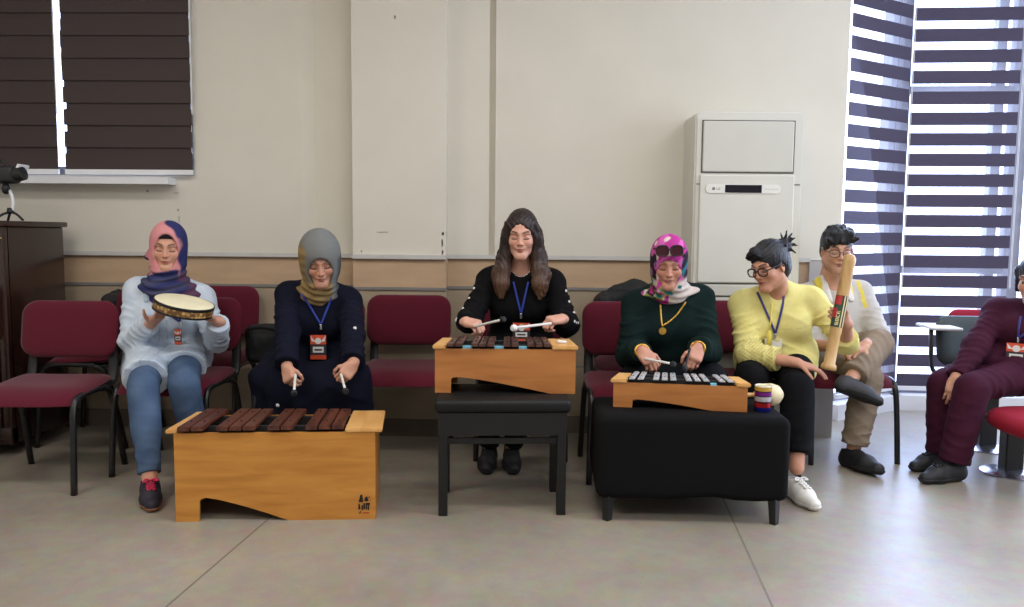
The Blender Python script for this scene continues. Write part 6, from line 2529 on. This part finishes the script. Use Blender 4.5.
def shirt6(W):
    c = solid((192, 186, 178), (176, 170, 162), .1, 12)(W)
    x, y, z = (W - t6c) @ t6r, (W - t6c) @ t6f, (W - t6c) @ t6u
    yl = vec(lin((216, 196, 84)))
    st = (np.abs(np.abs(x) - .135) < .010) & (y > .02) & (z > .66 * P.L)
    c[st] = yl
    beige = (x > .02) & (np.abs(x) < .10) & (y > .05)
    c[beige] *= vec((.93, .90, .86))
    return c
P.garment('shirt', F, shirt6)
for q in (1, -1):
    F = Field([P.neck.x - .22, P.neck.y - .25, P.neck.z - .16], [P.neck.x + .22, P.neck.y + .16, P.neck.z + .1], .0045)
    n0 = P.neck
    a, b_ = n0 + T.r * (q * .070) + T.f * .03 + T.u * .025, n0 + T.r * (q * .060) + T.f * .11 + T.u * (-.070)
    F.cone(a, b_, .034, .020, .01, flat=(tuple((T.f + T.r * q * .3 + T.u * .35).normalized()), .32))
    F.cone(a, n0 - T.f * .06 + T.u * .03, .034, .03, .02, flat=(tuple((T.r * q + T.u * .3).normalized()), .35))
    def colr(W, a=vec(a), b_=vec(b_), q=q):
        c = solid((216, 210, 204))(W)
        x = np.abs((W - vec(P.neck)) @ t6r)
        c[x > .074] = vec(lin((216, 196, 84)))
        return c
    P.garment('collar', F, colr, key='col')
# short black hair, tousled
a = [H.p(x, y, z) for x in (-.15, .15) for y in (-.16, .15) for z in (-.12, .19)]
F = Field([min(p[i] for p in a) for i in range(3)], [max(p[i] for p in a) for i in range(3)], .0045)
F.ell(H.p(0, -.024, .042), H.R, (.083, .100, .093), .02)
F.ell(H.p(0, -.05, -.02), H.R, (.076, .058, .06), .03)
rnd = random.Random(11)
for i in range(34):
    u_, v_ = rnd.uniform(-1, 1), rnd.uniform(-.9, .75)
    p0 = H.p(u_ * .062, .012 + v_ * .085 + .0, .112 - .035 * u_ * u_ - .03 * v_ * v_)
    dd = (H.r * (u_ * .8 - .3) + H.f * (v_ * .9 + .3) + H.u * .55).normalized()
    F.cone(p0, p0 + dd * rnd.uniform(.018, .032), .018, .009, .014)
for i in range(7):          # fringe
    x = -.05 + i * .0165
    F.cone(H.p(x, .066, .100), H.p(x + .010 - .006 * (i % 2), .0925 - abs(x) * .3, .052 - .010 * (i % 3) + .10 * abs(x) * .2), .016, .005, .008)
F.ell(H.p(0, .118, -.045), H.R, (.074, .080, .100), .008, 's')
for q in (1, -1):
    F.ell(H.p(q * .085, .002, -.025), H.R, (.024, .030, .040), .008, 's')
P.garment('hair', F, solid((24, 22, 24), (16, 15, 17), 0, 12), M_hairm, key='h')
glasses(P, mat('spectacle_thin', (40, 30, 30), .3, .05, 40), M_lens, (.0255, .0195), .0018, -.002, yf=.098)
M_sock = mat('sock_red', (120, 30, 36), .9, .1, 120)
for q in (1, -1):
    kn, an = P.leg[q][1], P.leg[q][2]
    F = Field([an.x - .12, an.y - .12, an.z - .12], [an.x + .12, an.y + .12, an.z + .14], .006)
    F.cone(an + (kn - an) * .22, an - (kn - an).normalized() * .02, .033, .030, .01, fold=(.002, .02, .5, 0))
    field_obj('sock', F, M_sock, P.root, None, key=P.key + 'k')
an = P.leg[1][2]
shoe(P, 'slip_on_shoe', an, on_floor(876, 477), M_shoeb, M_soleb, .275, sole_h=.022, tilt=(.12, .16, 1), width=1.05)
an = P.leg[-1][2]
shoe(P, 'slip_on_shoe', an, an + V((.11, -.13, -.20)), mat('shoe_charcoal', (50, 50, 56), .6, .12, 60, bump=.08, bscale=200), M_soleb, .235, sole_h=.022, tilt=(.40, .38, .80), width=1.05)

# ================= 7: person in maroon at the edge
P = Person('person in maroon tunic and trousers with a badge, sitting at the right photo edge',
           (X_(1025, 4.02), 4.04, .53), at(1037, 310, 3.98), -38, (at(1036, 280, 3.92), -52, 10, 0), sw=.165, s=1.0, hs=.97, skin=(196, 144, 118))
P.set_arm(1, at(985, 372, 4.2), at(953, 383, 3.86), (-.35, -.30, -.88), (.3, .75, -.3), (.4, -.9, .2), (22, 30, 18), (.6, 20))
P.set_arm(-1, at(1085, 395, 3.9), at(1066, 390, 3.72), (-.8, -.3, -.3), (.0, .2, -.95), (.1, .9, .2), (22, 30, 18), (.6, 20))
P.set_leg(1, at(944, 384, 3.98), at(941, 456, 3.98))
P.set_leg(-1, at(972, 388, 3.80), at(953, 466, 3.78))
P.body(lip=(168, 92, 88), brow=(44, 34, 32), eyes_closed=False)
mar = solid((66, 26, 44), (54, 20, 36), .2, 10)
P.trousers('trousers', mar, o=.018, hem=.95, flare=.016, fold=(.007, .08, 1.2))
lo, hi = P.bounds(.13)
F = Field([lo[0], lo[1], lo[2]], hi, .0065)
P.torso(F, .018, k=.06, wide=.01)
for q in (1, -1):
    P.sleeve(F, q, .018, .95, (.006, .055, 1.2), puff=.008)
    h, kn, an = P.leg[q]
    F.cone(h + V((0, 0, .02)), h + (kn - h) * .35, .115, .105, .05)
F.ell(P.neck + P.T.f * .06 + P.T.u * .03, P.T.R, (.05, .07, .055), .01, 's')
F.ripple(wrinkle(.0045, 1.0, 7.7))
P.garment('tunic', F, mar)
T, H = P.T, P.H
a = [H.p(x, y, z) for x in (-.15, .15) for y in (-.17, .14) for z in (-.16, .17)]
F = Field([min(p[i] for p in a) for i in range(3)], [max(p[i] for p in a) for i in range(3)], .0048)
F.ell(H.p(0, -.026, .034), H.R, (.085, .102, .097), .02)
F.ell(H.p(0, -.05, -.04), H.R, (.078, .06, .085), .03)
for q in (1, -1):
    F.cone(H.p(q * .07, .02, .05), H.p(q * .078, .0, -.05), .02, .018, .02)
F.ell(H.p(0, .114, -.035), H.R, (.062, .080, .090), .010, 's')
F.ripple(wrinkle(.003, 3, 1.0))
P.garment('hair', F, solid((28, 24, 26), (20, 18, 20), 0, 12), M_hairm, key='h')
lanyard(P, 'navy lanyard badge on the maroon tunic at the right photo edge', P.neck + T.r * .05 + T.f * .07 - T.u * .03, P.neck - T.r * .05 + T.f * .07 - T.u * .03, (1018, 338), (1016.5, 354), (.085, .11), keys=[P.key + 'c'], m=M_lany_dark, tilt=0)
for q, tx in ((1, on_floor(928, 470)), (-1, on_floor(921, 484))):
    an = P.leg[q][2]
    shoe(P, 'sneaker', an, tx, M_shoeb, M_soleb, .26, sole_h=.026, lace=M_shoeb)

# ================= bags and jackets left on chairs
M_bag = mat('bag_black', (20, 20, 22), .75, .15, 60, bump=.15, bscale=90)
F = Field([-1.52, 4.10, .44], [-1.10, 4.45, .76], .006)
F.rbox((-1.315, 4.30, .555), np.eye(3), (.115, .075, .09), .035, .01)
F.cone((-1.40, 4.29, .64), (-1.24, 4.29, .645), .03, .035, .04)
F.ripple(wrinkle(.006, 1.4, 2.0))
bag = thing('shoulder_bag', 'black soft bag on the chair beside the navy coat', 'bag', (-1.315, 4.30, .45))
field_obj('bag_body', F, M_bag, bag)
bm = bmesh.new()
tube(bm, [V(p) - bag.location for p in smooth_path([(-1.41, 4.235, .60), (-1.40, 4.21, .65), (-1.34, 4.21, .665), (-1.26, 4.215, .65), (-1.235, 4.235, .60)], 6)], 1, 8, flat=(.011, .003), up=(0, -1, 0))
obj('strap', bm, M_bag, bag, True)
jx = at(612, 296, 4.50)
F = Field([jx.x - .25, 4.30, .55], [jx.x + .3, 4.64, .98], .006)
F.cone((jx.x - .03, 4.50, .80), (jx.x + .16, 4.50, .84), .055, .07, .04)
F.cone((jx.x + .03, 4.52, .84), (jx.x + .12, 4.51, .87), .045, .05, .03)
F.cone((jx.x - .05, 4.45, .80), (jx.x - .06, 4.42, .70), .045, .04, .04)
F.cone((jx.x + .16, 4.45, .82), (jx.x + .14, 4.42, .66), .06, .05, .04)
F.ripple(wrinkle(.009, 1.5, 3.0))
jk = field_obj('jacket', F, M_bag, None, None, origin=(jx.x + .05, 4.5, .7))
tag(jk, 'black jacket bundled on the back of the wall chair behind the dark green sweater', 'jacket')
bx = V((-2.17, 4.44, .7))
F = Field([bx.x - .2, 4.2, .46], [bx.x + .2, 4.62, .98], .006)
F.rbox((bx.x, 4.40, .665), np.eye(3), (.062, .11, .165), .045, .01)
F.rbox((bx.x - .055, 4.40, .62), np.eye(3), (.03, .08, .08), .025, .02)
F.cone((bx.x - .01, 4.37, .83), (bx.x - .01, 4.43, .835), .014, .014, .02)
F.ripple(wrinkle(.006, 1.6, 4.0))
bg2 = field_obj('backpack', F, M_bag, None, None, origin=(bx.x, 4.40, .5))
tag(bg2, 'black backpack standing on the chair behind the light blue shirt', 'bag')
